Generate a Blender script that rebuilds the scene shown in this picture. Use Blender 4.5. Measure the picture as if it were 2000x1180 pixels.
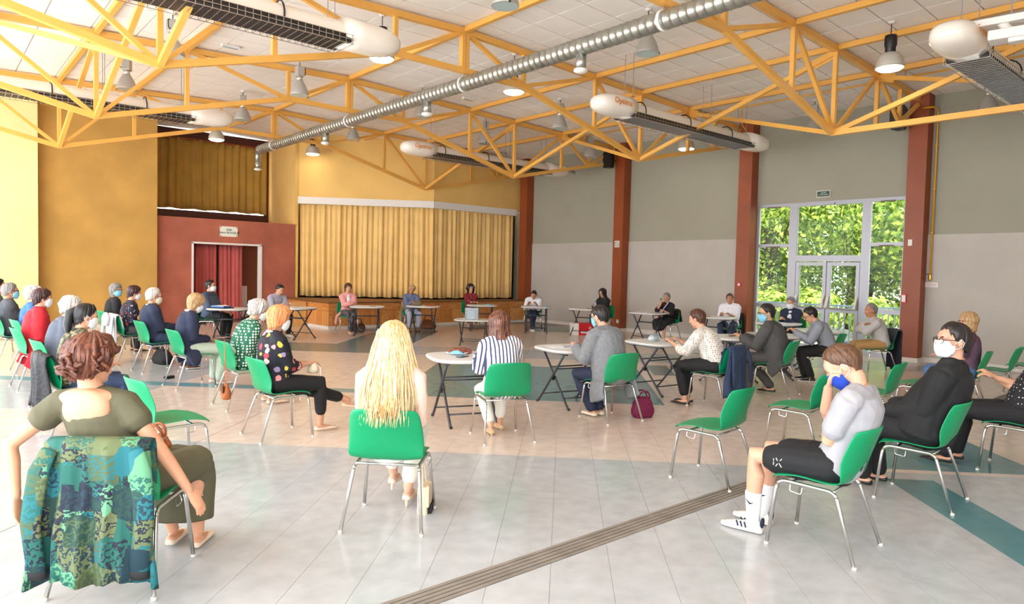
import bpy, math, random
import numpy as np
from mathutils import Vector, Matrix, noise as mnoise
random.seed(7)
R = math.radians
for _o in list(bpy.data.objects): bpy.data.objects.remove(_o)
scene = bpy.context.scene
COL = scene.collection

# ---------------------------------------------------------------- camera, sky, sun, exposure
YAW, PITCH, ROLL = R(40.757), R(-2.4516), R(1.3892)
CAMH, FPX = 1.6616, 1340.07
F_ = Vector((math.sin(YAW)*math.cos(PITCH), math.cos(YAW)*math.cos(PITCH), math.sin(PITCH)))
R0_ = Vector((math.cos(YAW), -math.sin(YAW), 0)); U0_ = R0_.cross(F_)
RT_ = R0_*math.cos(ROLL)+U0_*math.sin(ROLL); UP_ = U0_*math.cos(ROLL)-R0_*math.sin(ROLL)
cam_d = bpy.data.cameras.new('camera'); cam = bpy.data.objects.new('camera', cam_d); COL.objects.link(cam)
cam_d.sensor_fit = 'HORIZONTAL'; cam_d.sensor_width = 36; cam_d.lens = FPX*36/2000; cam_d.clip_end = 300; cam_d.clip_start = .05
cam.matrix_world = Matrix(((RT_.x, UP_.x, -F_.x, 0), (RT_.y, UP_.y, -F_.y, 0), (RT_.z, UP_.z, -F_.z, CAMH), (0, 0, 0, 1)))
scene.camera = cam
scene.view_settings.view_transform = 'Standard'; scene.view_settings.look = 'None'
scene.view_settings.gamma = 1; scene.view_settings.use_curve_mapping = False
scene.view_settings.exposure = 1.52
world = bpy.data.worlds.new('sky'); scene.world = world; world.use_nodes = True
bg = world.node_tree.nodes['Background']; bg.inputs[0].default_value = (.93, .96, 1, 1); bg.inputs[1].default_value = 2.6
sun_d = bpy.data.lights.new('sun', 'SUN'); sun_d.energy = 5.0; sun_d.angle = R(2); sun_d.color = (1, .95, .85)
sun = bpy.data.objects.new('sun', sun_d); COL.objects.link(sun)
sun.rotation_euler = Vector((.25, .62, -1.0)).to_track_quat('-Z', 'Y').to_euler()

# ---------------------------------------------------------------- materials
MATS = {}
def lin(c):
    c = c/255
    return c/12.92 if c <= .04045 else ((c+.055)/1.055)**2.4
def rgb(c, a=1): return (lin(c[0]), lin(c[1]), lin(c[2]), a)
def mat(name, c, rough=.5, metal=0, vary=0, vscale=4, bump=0, bscale=60, spec=.5, c2=None, coat=0):
    if name in MATS: return MATS[name]
    m = bpy.data.materials.new(name); m.use_nodes = True; MATS[name] = m
    nt = m.node_tree; b = nt.nodes['Principled BSDF']
    b.inputs['Base Color'].default_value = rgb(c); b.inputs['Roughness'].default_value = rough
    b.inputs['Metallic'].default_value = metal; b.inputs['Specular IOR Level'].default_value = spec
    if coat: b.inputs['Coat Weight'].default_value = coat
    if vary or c2 or bump: tc = nt.nodes.new('ShaderNodeTexCoord')
    if vary or c2:
        n = nt.nodes.new('ShaderNodeTexNoise'); n.inputs['Scale'].default_value = vscale; n.inputs['Detail'].default_value = 5
        nt.links.new(tc.outputs['Object'], n.inputs['Vector'])
        r = nt.nodes.new('ShaderNodeValToRGB'); cr = r.color_ramp
        cr.elements[0].position = .3; cr.elements[1].position = .7
        k = 1-vary
        cr.elements[0].color = rgb(c2) if c2 else rgb([x*k for x in c]); cr.elements[1].color = rgb(c)
        nt.links.new(n.outputs['Fac'], r.inputs['Fac']); nt.links.new(r.outputs['Color'], b.inputs['Base Color'])
    if bump:
        n2 = nt.nodes.new('ShaderNodeTexNoise'); n2.inputs['Scale'].default_value = bscale; n2.inputs['Detail'].default_value = 3
        nt.links.new(tc.outputs['Object'], n2.inputs['Vector'])
        bp = nt.nodes.new('ShaderNodeBump'); bp.inputs['Strength'].default_value = bump; bp.inputs['Distance'].default_value = .02
        nt.links.new(n2.outputs['Fac'], bp.inputs['Height']); nt.links.new(bp.outputs['Normal'], b.inputs['Normal'])
    return m
def emit(name, c, s):
    m = mat(name, c, .4); b = m.node_tree.nodes['Principled BSDF']
    b.inputs['Emission Color'].default_value = rgb(c); b.inputs['Emission Strength'].default_value = s
    return m
def pattern(name, kind, cols, scale=1.0, rough=.75, rot=(0, 0, 0), thr=.3):
    """printed fabrics: stripes, dots, floral, camo, patchwork"""
    if name in MATS: return MATS[name]
    m = bpy.data.materials.new(name); m.use_nodes = True; MATS[name] = m
    nt = m.node_tree; L = nt.links; b = nt.nodes['Principled BSDF']; b.inputs['Roughness'].default_value = rough
    tc = nt.nodes.new('ShaderNodeTexCoord'); mp = nt.nodes.new('ShaderNodeMapping'); mp.inputs['Rotation'].default_value = rot
    mp.inputs['Scale'].default_value = (scale,)*3; L.new(tc.outputs['Object'], mp.inputs['Vector'])
    def ramp(src, stops, const=True):
        r = nt.nodes.new('ShaderNodeValToRGB'); cr = r.color_ramp
        if const: cr.interpolation = 'CONSTANT'
        while len(cr.elements) < len(stops): cr.elements.new(.5)
        for e, (p, c) in zip(cr.elements, stops): e.position = p; e.color = rgb(c)
        L.new(src, r.inputs['Fac']); return r.outputs['Color']
    def mix(fac, a, c):
        x = nt.nodes.new('ShaderNodeMix'); x.data_type = 'RGBA'
        L.new(fac, x.inputs['Factor']); L.new(a, x.inputs['A']); L.new(c, x.inputs['B']); return x.outputs['Result']
    def solid(c):
        n = nt.nodes.new('ShaderNodeRGB'); n.outputs[0].default_value = rgb(c); return n.outputs[0]
    def vor(sc, feat='F1', rnd=1):
        v = nt.nodes.new('ShaderNodeTexVoronoi'); v.inputs['Scale'].default_value = sc; v.feature = feat
        v.inputs['Randomness'].default_value = rnd; L.new(mp.outputs[0], v.inputs['Vector']); return v
    def nz(sc, det=3):
        n = nt.nodes.new('ShaderNodeTexNoise'); n.inputs['Scale'].default_value = sc; n.inputs['Detail'].default_value = det
        L.new(mp.outputs[0], n.inputs['Vector']); return n
    if kind == 'stripe':
        w = nt.nodes.new('ShaderNodeTexWave'); w.inputs['Scale'].default_value = 5; w.inputs['Distortion'].default_value = .3
        L.new(mp.outputs[0], w.inputs['Vector'])
        col = ramp(w.outputs['Fac'], [(0, cols[1]), (thr, cols[0])])
    elif kind == 'dot':
        v = vor(24, rnd=.12); col = ramp(v.outputs['Distance'], [(0, cols[1]), (thr, cols[0])])
    elif kind == 'camo':
        n = nz(9, 2); col = ramp(n.outputs['Fac'], [(0, cols[0]), (.42, cols[1]), (.5, cols[2]), (.58, cols[3])])
    elif kind == 'floral':
        v = vor(13); s = nt.nodes.new('ShaderNodeSeparateColor'); L.new(v.outputs['Color'], s.inputs[0])
        k = len(cols)-1
        c2 = ramp(s.outputs[0], [(i/k, cols[i+1]) for i in range(k)])
        n = nz(30, 2); a = nt.nodes.new('ShaderNodeMath'); a.operation = 'ADD'; L.new(v.outputs['Distance'], a.inputs[0])
        a2 = nt.nodes.new('ShaderNodeMath'); a2.operation = 'MULTIPLY'; a2.inputs[1].default_value = .5; L.new(n.outputs['Fac'], a2.inputs[0]); L.new(a2.outputs[0], a.inputs[1])
        f = ramp(a.outputs[0], [(0, (255, 255, 255)), (thr, (0, 0, 0))])
        col = mix(f, solid(cols[0]), c2)
    elif kind == 'patch':
        br = nt.nodes.new('ShaderNodeTexVoronoi'); br.inputs['Scale'].default_value = 9; br.distance = 'CHEBYCHEV'; br.inputs['Randomness'].default_value = .75
        L.new(mp.outputs[0], br.inputs['Vector']); s = nt.nodes.new('ShaderNodeSeparateColor'); L.new(br.outputs['Color'], s.inputs[0])
        k = len(cols); base = ramp(s.outputs[0], [(i/k, cols[i]) for i in range(k)])
        other = ramp(s.outputs[1], [(i/k, cols[(i*3+2) % k]) for i in range(k)])
        w = nt.nodes.new('ShaderNodeTexWave'); w.wave_type = 'RINGS'; w.inputs['Scale'].default_value = 9; w.inputs['Distortion'].default_value = 9; w.inputs['Detail Scale'].default_value = 4
        L.new(mp.outputs[0], w.inputs['Vector'])
        f = ramp(w.outputs['Fac'], [(0, (255, 255, 255)), (.3, (0, 0, 0)), (.62, (120, 120, 120)), (.7, (0, 0, 0))])
        col = mix(f, base, other)
    L.new(col, b.inputs['Base Color'])
    return m
def pane_mat():
    if 'window_glass' in MATS: return MATS['window_glass']
    m = bpy.data.materials.new('window_glass'); m.use_nodes = True; MATS['window_glass'] = m
    nt = m.node_tree; nt.nodes.clear(); L = nt.links
    o = nt.nodes.new('ShaderNodeOutputMaterial'); t = nt.nodes.new('ShaderNodeBsdfTransparent'); t.inputs[0].default_value = (.97, 1, .98, 1)
    g = nt.nodes.new('ShaderNodeBsdfGlossy'); g.inputs['Roughness'].default_value = .01; fr = nt.nodes.new('ShaderNodeFresnel'); fr.inputs[0].default_value = 1.16
    x = nt.nodes.new('ShaderNodeMixShader'); L.new(fr.outputs[0], x.inputs[0]); L.new(t.outputs[0], x.inputs[1]); L.new(g.outputs[0], x.inputs[2]); L.new(x.outputs[0], o.inputs[0])
    return m

# ---------------------------------------------------------------- mesh building
class MB:
    """collects shapes into one mesh"""
    def __init__(s): s.v = []; s.f = []; s.mi = []
    def add(s, verts, faces, mi=0):
        o = len(s.v); s.v += [tuple(p) for p in verts]; s.f += [tuple(i+o for i in q) for q in faces]; s.mi += [mi]*len(faces); return s
    def box(s, a, b, mi=0, M=None):
        x0, y0, z0 = a; x1, y1, z1 = b
        P = [Vector(p) for p in ((x0, y0, z0), (x1, y0, z0), (x1, y1, z0), (x0, y1, z0), (x0, y0, z1), (x1, y0, z1), (x1, y1, z1), (x0, y1, z1))]
        if M: P = [M@p for p in P]
        return s.add(P, [(0, 3, 2, 1), (4, 5, 6, 7), (0, 1, 5, 4), (1, 2, 6, 5), (2, 3, 7, 6), (3, 0, 4, 7)], mi)
    def bar(s, p, q, w, h, up=(0, 0, 1), mi=0):
        p, q = Vector(p), Vector(q); d = (q-p).normalized(); a = d.cross(Vector(up))
        if a.length < 1e-4: a = d.cross(Vector((1, 0, 0)))
        a.normalize(); b = a.cross(d)
        P = [o+a*i*w/2+b*j*h/2 for o in (p, q) for i, j in ((-1, -1), (1, -1), (1, 1), (-1, 1))]
        return s.add(P, [(0, 1, 2, 3), (7, 6, 5, 4), (0, 4, 5, 1), (1, 5, 6, 2), (2, 6, 7, 3), (3, 7, 4, 0)], mi)
    def prism(s, poly, z0, z1, mi=0):
        n = len(poly); P = [(x, y, z0) for x, y in poly]+[(x, y, z1) for x, y in poly]
        return s.add(P, [tuple(range(n))[::-1], tuple(range(n, 2*n))]+[(i, (i+1) % n, n+(i+1) % n, n+i) for i in range(n)], mi)
    def rings(s, rs, mi=0, cap=True):
        n = len(rs[0]); P = [p for r in rs for p in r]; k = len(rs)
        Fc = [(j*n+i, j*n+(i+1) % n, (j+1)*n+(i+1) % n, (j+1)*n+i) for j in range(k-1) for i in range(n)]
        if cap: Fc += [tuple(range(n))[::-1], tuple(range((k-1)*n, k*n))]
        return s.add(P, Fc, mi)
    def tube(s, pts, r, n=8, mi=0, flat=1.0, side=None, cap=1.0):
        """tapered round tube along a polyline with domed ends; r number or list; flat squashes it across 'side'"""
        pts = [Vector(p) for p in pts]; k = len(pts); rr = list(r) if isinstance(r, (list, tuple)) else [r]*k
        T = []
        for i in range(k):
            a = pts[max(i-1, 0)]; b = pts[min(i+1, k-1)]; d = (b-a)
            T.append(d.normalized() if d.length > 1e-9 else Vector((0, 0, 1)))
        x = Vector(side) if side else T[0].orthogonal()
        rs = []
        def ring(c, t, rad):
            nonlocal x
            x = (x-t*x.dot(t))
            if x.length < 1e-6: x = t.orthogonal()
            x = x.normalized(); y = t.cross(x)
            return [c+x*math.cos(2*math.pi*i/n)*rad+y*math.sin(2*math.pi*i/n)*rad*flat for i in range(n)]
        for q in (.985, .7): rs.append(ring(pts[0]-T[0]*rr[0]*cap*(q*.9 if q > .9 else .6), T[0], rr[0]*(1-q if q > .9 else .72)))
        for i in range(k): rs.append(ring(pts[i], T[i], rr[i]))
        for q in (.7, .985): rs.append(ring(pts[-1]+T[-1]*rr[-1]*cap*(q*.9 if q > .9 else .6), T[-1], rr[-1]*(1-q if q > .9 else .72)))
        return s.rings(rs, mi)
    def pipe(s, pts, r, n=8, mi=0):
        """plain tube with flat ends"""
        pts = [Vector(p) for p in pts]; k = len(pts); x = None; rs = []
        for i in range(k):
            t = (pts[min(i+1, k-1)]-pts[max(i-1, 0)]).normalized()
            x = t.orthogonal() if x is None else x-t*x.dot(t)
            x = x.normalized(); y = t.cross(x)
            rad = r[i] if isinstance(r, (list, tuple)) else r
            rs.append([pts[i]+x*math.cos(2*math.pi*j/n)*rad+y*math.sin(2*math.pi*j/n)*rad for j in range(n)])
        return s.rings(rs, mi)
    def lathe(s, prof, n=16, c=(0, 0, 0), mi=0, cap=True):
        c = Vector(c)
        return s.rings([[c+Vector((r*math.cos(2*math.pi*i/n), r*math.sin(2*math.pi*i/n), z)) for i in range(n)] for r, z in prof], mi, cap)
    def ell(s, c, r, M=None, n=12, m=8, mi=0):
        c = Vector(c); M = M or Matrix.Identity(3); rs = []
        for j in range(m+1):
            a = -math.pi/2+math.pi*j/m; ca, sa = max(math.cos(a), .02), math.sin(a)
            rs.append([c+M@Vector((r[0]*ca*math.cos(2*math.pi*i/n), r[1]*ca*math.sin(2*math.pi*i/n), r[2]*sa)) for i in range(n)])
        return s.rings(rs, mi)
    def mesh(s, name, mats, smooth=False):
        me = bpy.data.meshes.new(name); me.from_pydata(s.v, [], s.f)
        for m in (mats if isinstance(mats, (list, tuple)) else [mats]): me.materials.append(m)
        if any(s.mi): me.polygons.foreach_set('material_index', s.mi)
        if smooth: me.polygons.foreach_set('use_smooth', [True]*len(me.polygons))
        me.update(); return me
    def obj(s, name, mats, parent=None, smooth=False, **kw):
        return link(name, s.mesh(name, mats, smooth), parent, **kw)
def link(name, data, parent=None, label=None, cat=None, group=None, kind=None, loc=None, rot=None):
    o = bpy.data.objects.new(name, data); COL.objects.link(o)
    if parent: o.parent = parent
    if loc is not None: o.location = loc
    if rot is not None: o.rotation_euler = rot
    return tag(o, label, cat, group, kind)
def tag(o, label=None, cat=None, group=None, kind=None):
    if label: o['label'] = label
    if cat: o['category'] = cat
    if group: o['group'] = group
    if kind: o['kind'] = kind
    return o
def empty(name, loc=(0, 0, 0), heading=0, **kw):
    """heading: compass degrees, 0 looks along +y, 90 along +x"""
    return link(name, None, None, loc=loc, rot=(0, 0, -R(heading)), **kw)
def copy_tree(o, parent=None):
    c = o.copy(); COL.objects.link(c); c.parent = parent
    for ch in list(o.children): copy_tree(ch, c)
    return c
def bevel(o, w=.004, seg=2):
    m = o.modifiers.new('bevel', 'BEVEL'); m.width = w; m.segments = seg; m.limit_method = 'ANGLE'; return o
def arc(c, r, a0, a1, n, ax, ay):
    c, ax, ay = Vector(c), Vector(ax), Vector(ay)
    return [c+ax*r*math.cos(a0+(a1-a0)*i/n)+ay*r*math.sin(a0+(a1-a0)*i/n) for i in range(n+1)]
def fillet(pts, r, n=4):
    pts = [Vector(p) for p in pts]; out = [pts[0]]
    for a, b, c in zip(pts, pts[1:], pts[2:]):
        u = (a-b); w = (c-b); d = min(r, u.length*.45, w.length*.45); p = b+u.normalized()*d; q = b+w.normalized()*d
        for i in range(n+1):
            t = i/n; out.append(p*(1-t)**2+b*2*t*(1-t)+q*t*t)
    return out+[pts[-1]]
WORK = bpy.data.scenes.new('workbench')
def evaluated_mesh(o):
    """mesh of one object with its modifiers, computed in a small scratch scene"""
    WORK.collection.objects.link(o); vl = WORK.view_layers[0]; vl.update()
    me = bpy.data.meshes.new_from_object(o.evaluated_get(vl.depsgraph)); WORK.collection.objects.unlink(o); return me
def text_mesh(body, size, depth=.001, bold=0, shear=0, align='CENTER'):
    cu = bpy.data.curves.new('lettering', 'FONT'); cu.body = body; cu.size = size; cu.extrude = depth; cu.offset = bold; cu.shear = shear
    cu.align_x = align; cu.align_y = 'CENTER'; cu.space_line = 1.05; cu.resolution_u = 2
    o = bpy.data.objects.new('lettering_tmp', cu); me = evaluated_mesh(o)
    bpy.data.objects.remove(o); return me
def letters(body, size, m, parent, loc, rot, **kw):
    me = text_mesh(body, size, **kw); me.materials.clear(); me.materials.append(m)
    return link('lettering', me, parent, loc=loc, rot=rot)
# ---------------------------------------------------------------- the hall
UR, SL, XW = 7.069, .034, 15.91
TY = [1.272, 5.439, 9.606, 13.773, 17.940]            # truss lines
def zc(x): return 5.83-SL*abs(x-UR)
def inframe(P, m=0):
    d = Vector(P)-Vector((0, 0, CAMH)); z = d.dot(F_)
    if z < .3: return None
    x, y = 1000+FPX*d.dot(RT_)/z, 590-FPX*d.dot(UP_)/z
    return (x, y, z) if -m < x < 2000+m and -m < y < 1180+m else None
M_cream = mat('ceiling_tile_white', (246, 238, 228), .9, vary=.03, vscale=1.5)
M_grid = mat('ceiling_grid', (186, 174, 160), .8)
M_ochre = mat('ochre_plaster', (204, 158, 80), .85, vary=.12, vscale=1.1, bump=.15, bscale=40)
M_yel_lit = mat('window_lit_yellow_plaster', (246, 220, 158), .85, vary=.05, vscale=.9, bump=.1, bscale=40)  # far left wall: window brightness is mixed into this lighter yellow
M_yel = mat('yellow_plaster', (242, 198, 116), .85, vary=.07, vscale=.9, bump=.1, bscale=40)
M_grey = mat('grey_wall_upper', (164, 160, 142), .85, vary=.04, vscale=.8, bump=.1, bscale=90)
M_grey2 = mat('grey_wall_lower', (194, 187, 177), .8, vary=.05, vscale=1.2, bump=.25, bscale=120)
M_brick = mat('brick_red_plaster', (188, 106, 82), .8, vary=.15, vscale=1.5, bump=.15, bscale=50)
M_col = mat('rust_red_paint', (152, 72, 30), .45, vary=.1, vscale=2)
M_brown = mat('dark_brown_frame', (66, 24, 12), .5)
M_white = mat('white_paint', (232, 226, 218), .5)
M_board = mat('white_trim', (226, 218, 208), .6)
M_alu = mat('aluminium_frame', (158, 158, 164), .35, metal=.3)
M_black = mat('black_plastic', (18, 18, 20), .4)
M_dark = mat('dark_void', (20, 16, 14), .9)

# floor: vinyl sheets laid on the diagonal, cut along colour borders
M_fl = {'beige': mat('vinyl_beige', (224, 207, 194), .2, vary=.12, vscale=7, c2=(208, 190, 177), bump=.02, bscale=8),
        'grey': mat('vinyl_grey', (186, 188, 190), .2, vary=.1, vscale=7, c2=(172, 174, 175), bump=.02, bscale=8),
        'teal': mat('vinyl_teal', (90, 136, 142), .2, vary=.15, vscale=8, c2=(84, 128, 134), bump=.02, bscale=8),
        'blue': mat('vinyl_blue', (104, 158, 168), .2, vary=.1, vscale=8),
        'slate': mat('vinyl_slate', (110, 132, 134), .2, vary=.15, vscale=8, c2=(94, 114, 116))}
REG = [  # t0,t1,b0,b1 with t=x-y, b=x+y; later wins
    (-40, 40, -40, 8.72, 'grey'), (-40, -7.6, 10.2, 12.7, 'grey'), (-40, -2.6, 12.68, 13.08, 'blue'),
    (-10.4, -7.6, 13.08, 16.2, 'grey'), (-3.14, 1.91, 12.6, 17.22, 'teal'), (-40, -4.8, 18.8, 20.9, 'slate'), (-7.0, -4.8, 18.8, 26.5, 'slate'),
    (-4.8, 40, 18.8, 20.9, 'grey'), (3.9, 6.05, 8.86, 10.6, 'teal'), (3.9, 4.45, -40, 8.42, 'teal'), (2.2, 2.75, 16.4, 18.2, 'slate'), (-1.3, .3, 27.6, 31, 'slate')]
def clip_poly(poly, x0, y0, x1, y1):
    for ax, lim, sg in ((0, x0, 1), (0, x1, -1), (1, y0, 1), (1, y1, -1)):
        out = []
        for i, p in enumerate(poly):
            q = poly[(i+1) % len(poly)]; a, b = sg*(p[ax]-lim), sg*(q[ax]-lim)
            if a >= 0: out.append(p)
            if a*b < 0:
                k = a/(a-b); out.append((p[0]+(q[0]-p[0])*k, p[1]+(q[1]-p[1])*k))
        poly = out
        if len(poly) < 3: return []
    return poly
FX0, FY0, FX1, FY1 = -2.3, -4.2, 16.3, 23.2
floor = MB().box((FX0, FY0, -.2), (FX1, FY1, -.006)).obj('floor', mat('floor_seam', (140, 134, 128), .5), label='smooth vinyl floor with diagonal beige, grey and teal zones', kind='structure')
DY0, DY1 = 2.76, 2.94                                                  # drain channel
def floor_sheets():
    tl = [-.04+.475*i for i in range(-56, 46)]
    cuts = sorted(set(tl+[t for r in REG for t in r[:2] if abs(t) < 30]))
    bs = sorted(set(b for r in REG for b in r[2:4]))
    for t0, t1 in zip(cuts, cuts[1:]):
        if t1-t0 < .01: continue
        g0 = .0012 if t0 in tl else 0; g1 = .0012 if t1 in tl else 0
        tm = (t0+t1)/2; run = []
        for b0, b1 in zip(bs, bs[1:]):
            bm = (b0+b1)/2; c = 'beige'
            for r in REG:
                if r[0] < tm < r[1] and r[2] < bm < r[3]: c = r[4]
            if run and run[-1][2] == c: run[-1][1] = b1
            else: run.append([b0, b1, c])
        for b0, b1, c in run:
            P = [((b+t)/2, (b-t)/2) for t, b in ((t0+g0, b0), (t1-g1, b0), (t1-g1, b1), (t0+g0, b1))]
            for (ya, yb) in ((FY0, DY0), (DY1, FY1)):
                q = clip_poly(P, FX0, ya, FX1, yb)
                if len(q) > 2:
                    a = sum(q[i][0]*q[(i+1) % len(q)][1]-q[(i+1) % len(q)][0]*q[i][1] for i in range(len(q)))
                    if abs(a) < .002: continue
                    if a < 0: q = q[::-1]
                    MB().prism(q, -.006, 0).obj('vinyl_sheet', M_fl[c], floor)
floor_sheets()
M_drain = mat('drain_cover_brown', (146, 136, 126), .55, vary=.15, vscale=6)
dr = empty('drain_channel', (6.5, 2.85, 0), label='brown ribbed drain channel cover crossing the grey floor', cat='drain')
MB().box((-8.4, -.09, -.0058), (9, .09, -.003)).obj('channel_base', mat('drain_dark', (96, 88, 80), .7), dr)
for i in range(5):
    y = -.072+i*.036
    MB().box((-8.4, y-.013, -.003), (9, y+.013, .003)).obj('rib', M_drain, dr)

# ceiling and its tiles
cm = MB()
yz0, yz1 = FY0, FY1
for xs in ((FX0, UR), (UR, FX1)):
    pass
prof = [(FX0, zc(FX0)+.02), (UR, zc(UR)+.02), (FX1, zc(FX1)+.02), (FX1, 6.2), (FX0, 6.2)]
cm.add([(x, y, z) for y in (yz0, yz1) for x, z in prof], [(0, 1, 2, 3, 4), (9, 8, 7, 6, 5)]+[(i, i+5, (i+1) % 5+5, (i+1) % 5) for i in range(5)])
ceiling = cm.obj('ceiling', M_grid, label='low pitched ceiling of square cream tiles', kind='structure')
def ceiling_tiles():
    dx, dy = .69, .595
    tile = MB().box((-dx/2+.011, -dy/2+.009, 0), (dx/2-.011, dy/2-.009, .018)).mesh('ceiling_tile', M_cream)
    L = []
    for i in range(-14, 14):
        for j in range(-20, 27):
            x, y = UR+(i+.5)*dx, 7.46+(j+.5)*dy
            if not (FX0+.3 < x < FX1-.3 and FY0+.3 < y < FY1-.3): continue
            z = zc(x); f = inframe((x, y, z), 60); L.append((0 if f else 1, f[2] if f else 0, x, y, z))
    L.sort()
    rest = MB()
    for k, (o, d, x, y, z) in enumerate(L):
        a = math.atan(SL)*(1 if x > UR else -1)
        if k < 300 and not o: link('ceiling_tile', tile, ceiling, loc=(x, y, z), rot=(0, a, 0))
        else: rest.box((-dx/2+.011, -dy/2+.009, 0), (dx/2-.011, dy/2-.009, .018), M=Matrix.Translation((x, y, z))@Matrix.Rotation(a, 4, 'Y'))
    rest.obj('ceiling_tiles', M_cream, ceiling, kind='stuff')
ceiling_tiles()

def yz_wall(name, poly, x0, x1, m, **kw):
    """wall standing along y: outline in (y,z), thick from x0 to x1"""
    n = len(poly)
    return MB().add([(x, y, z) for x in (x0, x1) for y, z in poly], [tuple(range(n))[::-1], tuple(range(n, 2*n))]+[(i, (i+1) % n, n+(i+1) % n, n+i) for i in range(n)]).obj(name, m, **kw)
def xz_wall(name, poly, y0, y1, m, **kw):
    n = len(poly)
    return MB().add([(x, y, z) for y in (y0, y1) for x, z in poly], [tuple(range(n)), tuple(range(n, 2*n))[::-1]]+[(i, n+i, n+(i+1) % n, (i+1) % n) for i in range(n)]).obj(name, m, **kw)
ZT = zc(XW)+.03
GY0, GY1, GZ = 5.60, 9.15, 3.50                       # glazed bay in the right wall
wr = yz_wall('wall_right', [(FY0, 0), (GY0, 0), (GY0, GZ), (GY1, GZ), (GY1, 0), (FY1, 0), (FY1, ZT), (FY0, ZT)], XW, XW+.25, M_grey, label='tall grey painted wall with glazed exit bay', kind='structure')
for a, b in ((FY0, 5.23), (9.49, 13.21), (13.57, 17.45)):
    MB().box((XW-.02, a, .1), (XW, b, 2.66)).obj('dado_panel', M_grey2, wr)
    MB().box((XW-.035, a, 0), (XW-.02, b, .1)).obj('baseboard_right', M_board, label='white skirting board along the grey wall', kind='structure')
for i, y in enumerate((1.25, 5.41, 9.31, 13.39, 17.63)):
    c = MB().box((XW-.31, y-.18, 0), (XW+.02, y+.18, 5.55)).obj('column', M_col, kind='structure', label=['rust red steel column near the camera', 'rust red column right of the glazed exit', 'rust red column left of the glazed exit', 'rust red column with a small square sign', 'rust red column at the stage corner'][i])
    MB().box((XW-.33, y-.2, 0), (XW-.02, y+.2, .09)).obj('plinth', M_board, c)

# left and rear glazed sides (outside the picture): daylight enters here
comb = [(FY0, 0)]
for y in (-4.0, -.4, 3.2, 6.8, 10.4, 14.0, 17.6): comb += [(y+.35, 0), (y+.35, 4.9), (y+3.6 if y < 17 else 19.5, 4.9), (y+3.6 if y < 17 else 19.5, 0)]
comb += [(FY1, 0), (FY1, 5.6), (FY0, 5.6)]
yz_wall('wall_left', comb, FX0, FX0+.3, M_white, label='left wall with tall window openings', kind='structure')
comb = [(FX0, 0)]
for x in (-1.6,): comb += [(x, 0), (x, 3.2), (x+2.4, 3.2), (x+2.4, 0)]
comb += [(FX1, 0), (FX1, 5.6), (FX0, 5.6)]
xz_wall('wall_back', comb, FY0, FY0+.2, M_white, label='rear wall with tall window openings', kind='structure')

# far end: yellow wall with window light in its colour, ochre wall, red lobby wall with doorway
xz_wall('wall_far', [(-2.0, 0), (2.12, 0), (2.12, zc(2.1)+.02), (-2.0, zc(-2)+.02)], 19.8, 20.1, M_yel_lit, label='yellow wall at the far left, window brightness in its colour', kind='structure')
MB().box((-2.0, 19.78, 0), (2.12, 19.8, .09)).obj('baseboard_far', M_board, label='white skirting below the far left yellow wall', kind='structure')
xz_wall('wall_ochre', [(2.12, 0), (4.78, 0), (4.78, zc(4.7)+.02), (2.12, zc(2.2)+.02)], 20.1, 22.6, M_ochre, label='ochre wall block beside the red lobby', kind='structure')
MB().box((2.12, 20.08, 0), (4.78, 20.1, .09)).obj('baseboard_ochre', M_board, label='white skirting below the ochre wall', kind='structure')
YR = 20.3
xz_wall('wall_red', [(4.78, 0), (5.70, 0), (5.70, 2.28), (7.66, 2.28), (7.66, 0), (8.66, 0), (8.66, 2.97), (4.78, 2.97)], YR, YR+.2, M_brick, label='brick red lobby wall with a curtained doorway', kind='structure')
MB().box((4.78, YR+.2, 2.87), (8.66, 22.45, 2.97)).obj('wall_red_top', M_brick, label='flat top of the red lobby', kind='structure')
MB().box((4.78, 21.4, 0), (8.66, 21.5, 2.87)).obj('wall_lobby', mat('lobby_brown', (120, 70, 44), .8), label='brown wall inside the red lobby', kind='structure')
d1 = empty('door_1', (6.68, YR, 0), label='white door frame in the red lobby wall', kind='structure')
for n, a, b in (('jamb', (-.98, -.03, 0), (-.93, .21, 2.29)), ('jamb', (.93, -.03, 0), (.98, .21, 2.29)), ('head', (-.98, -.03, 2.26), (.98, .21, 2.31))):
    MB().box(a, b).obj(n, M_white, d1)
def curtain(name, p, q, z0, z1, m, folds, amp, seed, parent=None, **kw):
    """hanging cloth from p to q (xy) with pleats that wander and deepen downwards"""
    rnd = random.Random(seed); p, q = Vector(p), Vector(q); d = q-p; L = d.length; t = d.normalized(); nrm = Vector((-t.y, t.x))
    n = folds*8; rows = 9; ph = [rnd.uniform(-.8, .8) for _ in range(folds+2)]; am = [rnd.uniform(.45, 1.15) for _ in range(folds+2)]
    V = []
    for r in range(rows):
        k = r/(rows-1)
        for i in range(n+1):
            u = i/n; c = u*folds; j = int(c); w = c-j
            a = am[j]*(1-w)+am[j+1]*w; pp = ph[j]*(1-w)+ph[j+1]*w
            off = amp*a*math.sin(2*math.pi*(c)+pp*(k*.9+.3))*(.55+.45*k)+amp*.5*math.sin(2*math.pi*c*.37+k)
            P = p+t*(u*L+.25*amp*math.sin(6*c+k*2))+nrm*off
            V.append((P.x, P.y, z1+(z0-z1)*k+(.012*math.sin(c*2.1) if r == rows-1 else 0)))
    Fc = [(r*(n+1)+i, r*(n+1)+i+1, (r+1)*(n+1)+i+1, (r+1)*(n+1)+i) for r in range(rows-1) for i in range(n)]
    o = MB().add(V, Fc).obj(name, m, parent, True, **kw); s = o.modifiers.new('thick', 'SOLIDIFY'); s.thickness = .006; return o
M_redc = mat('red_curtain_cloth', (198, 96, 90), .9, vary=.08, vscale=3)
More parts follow.
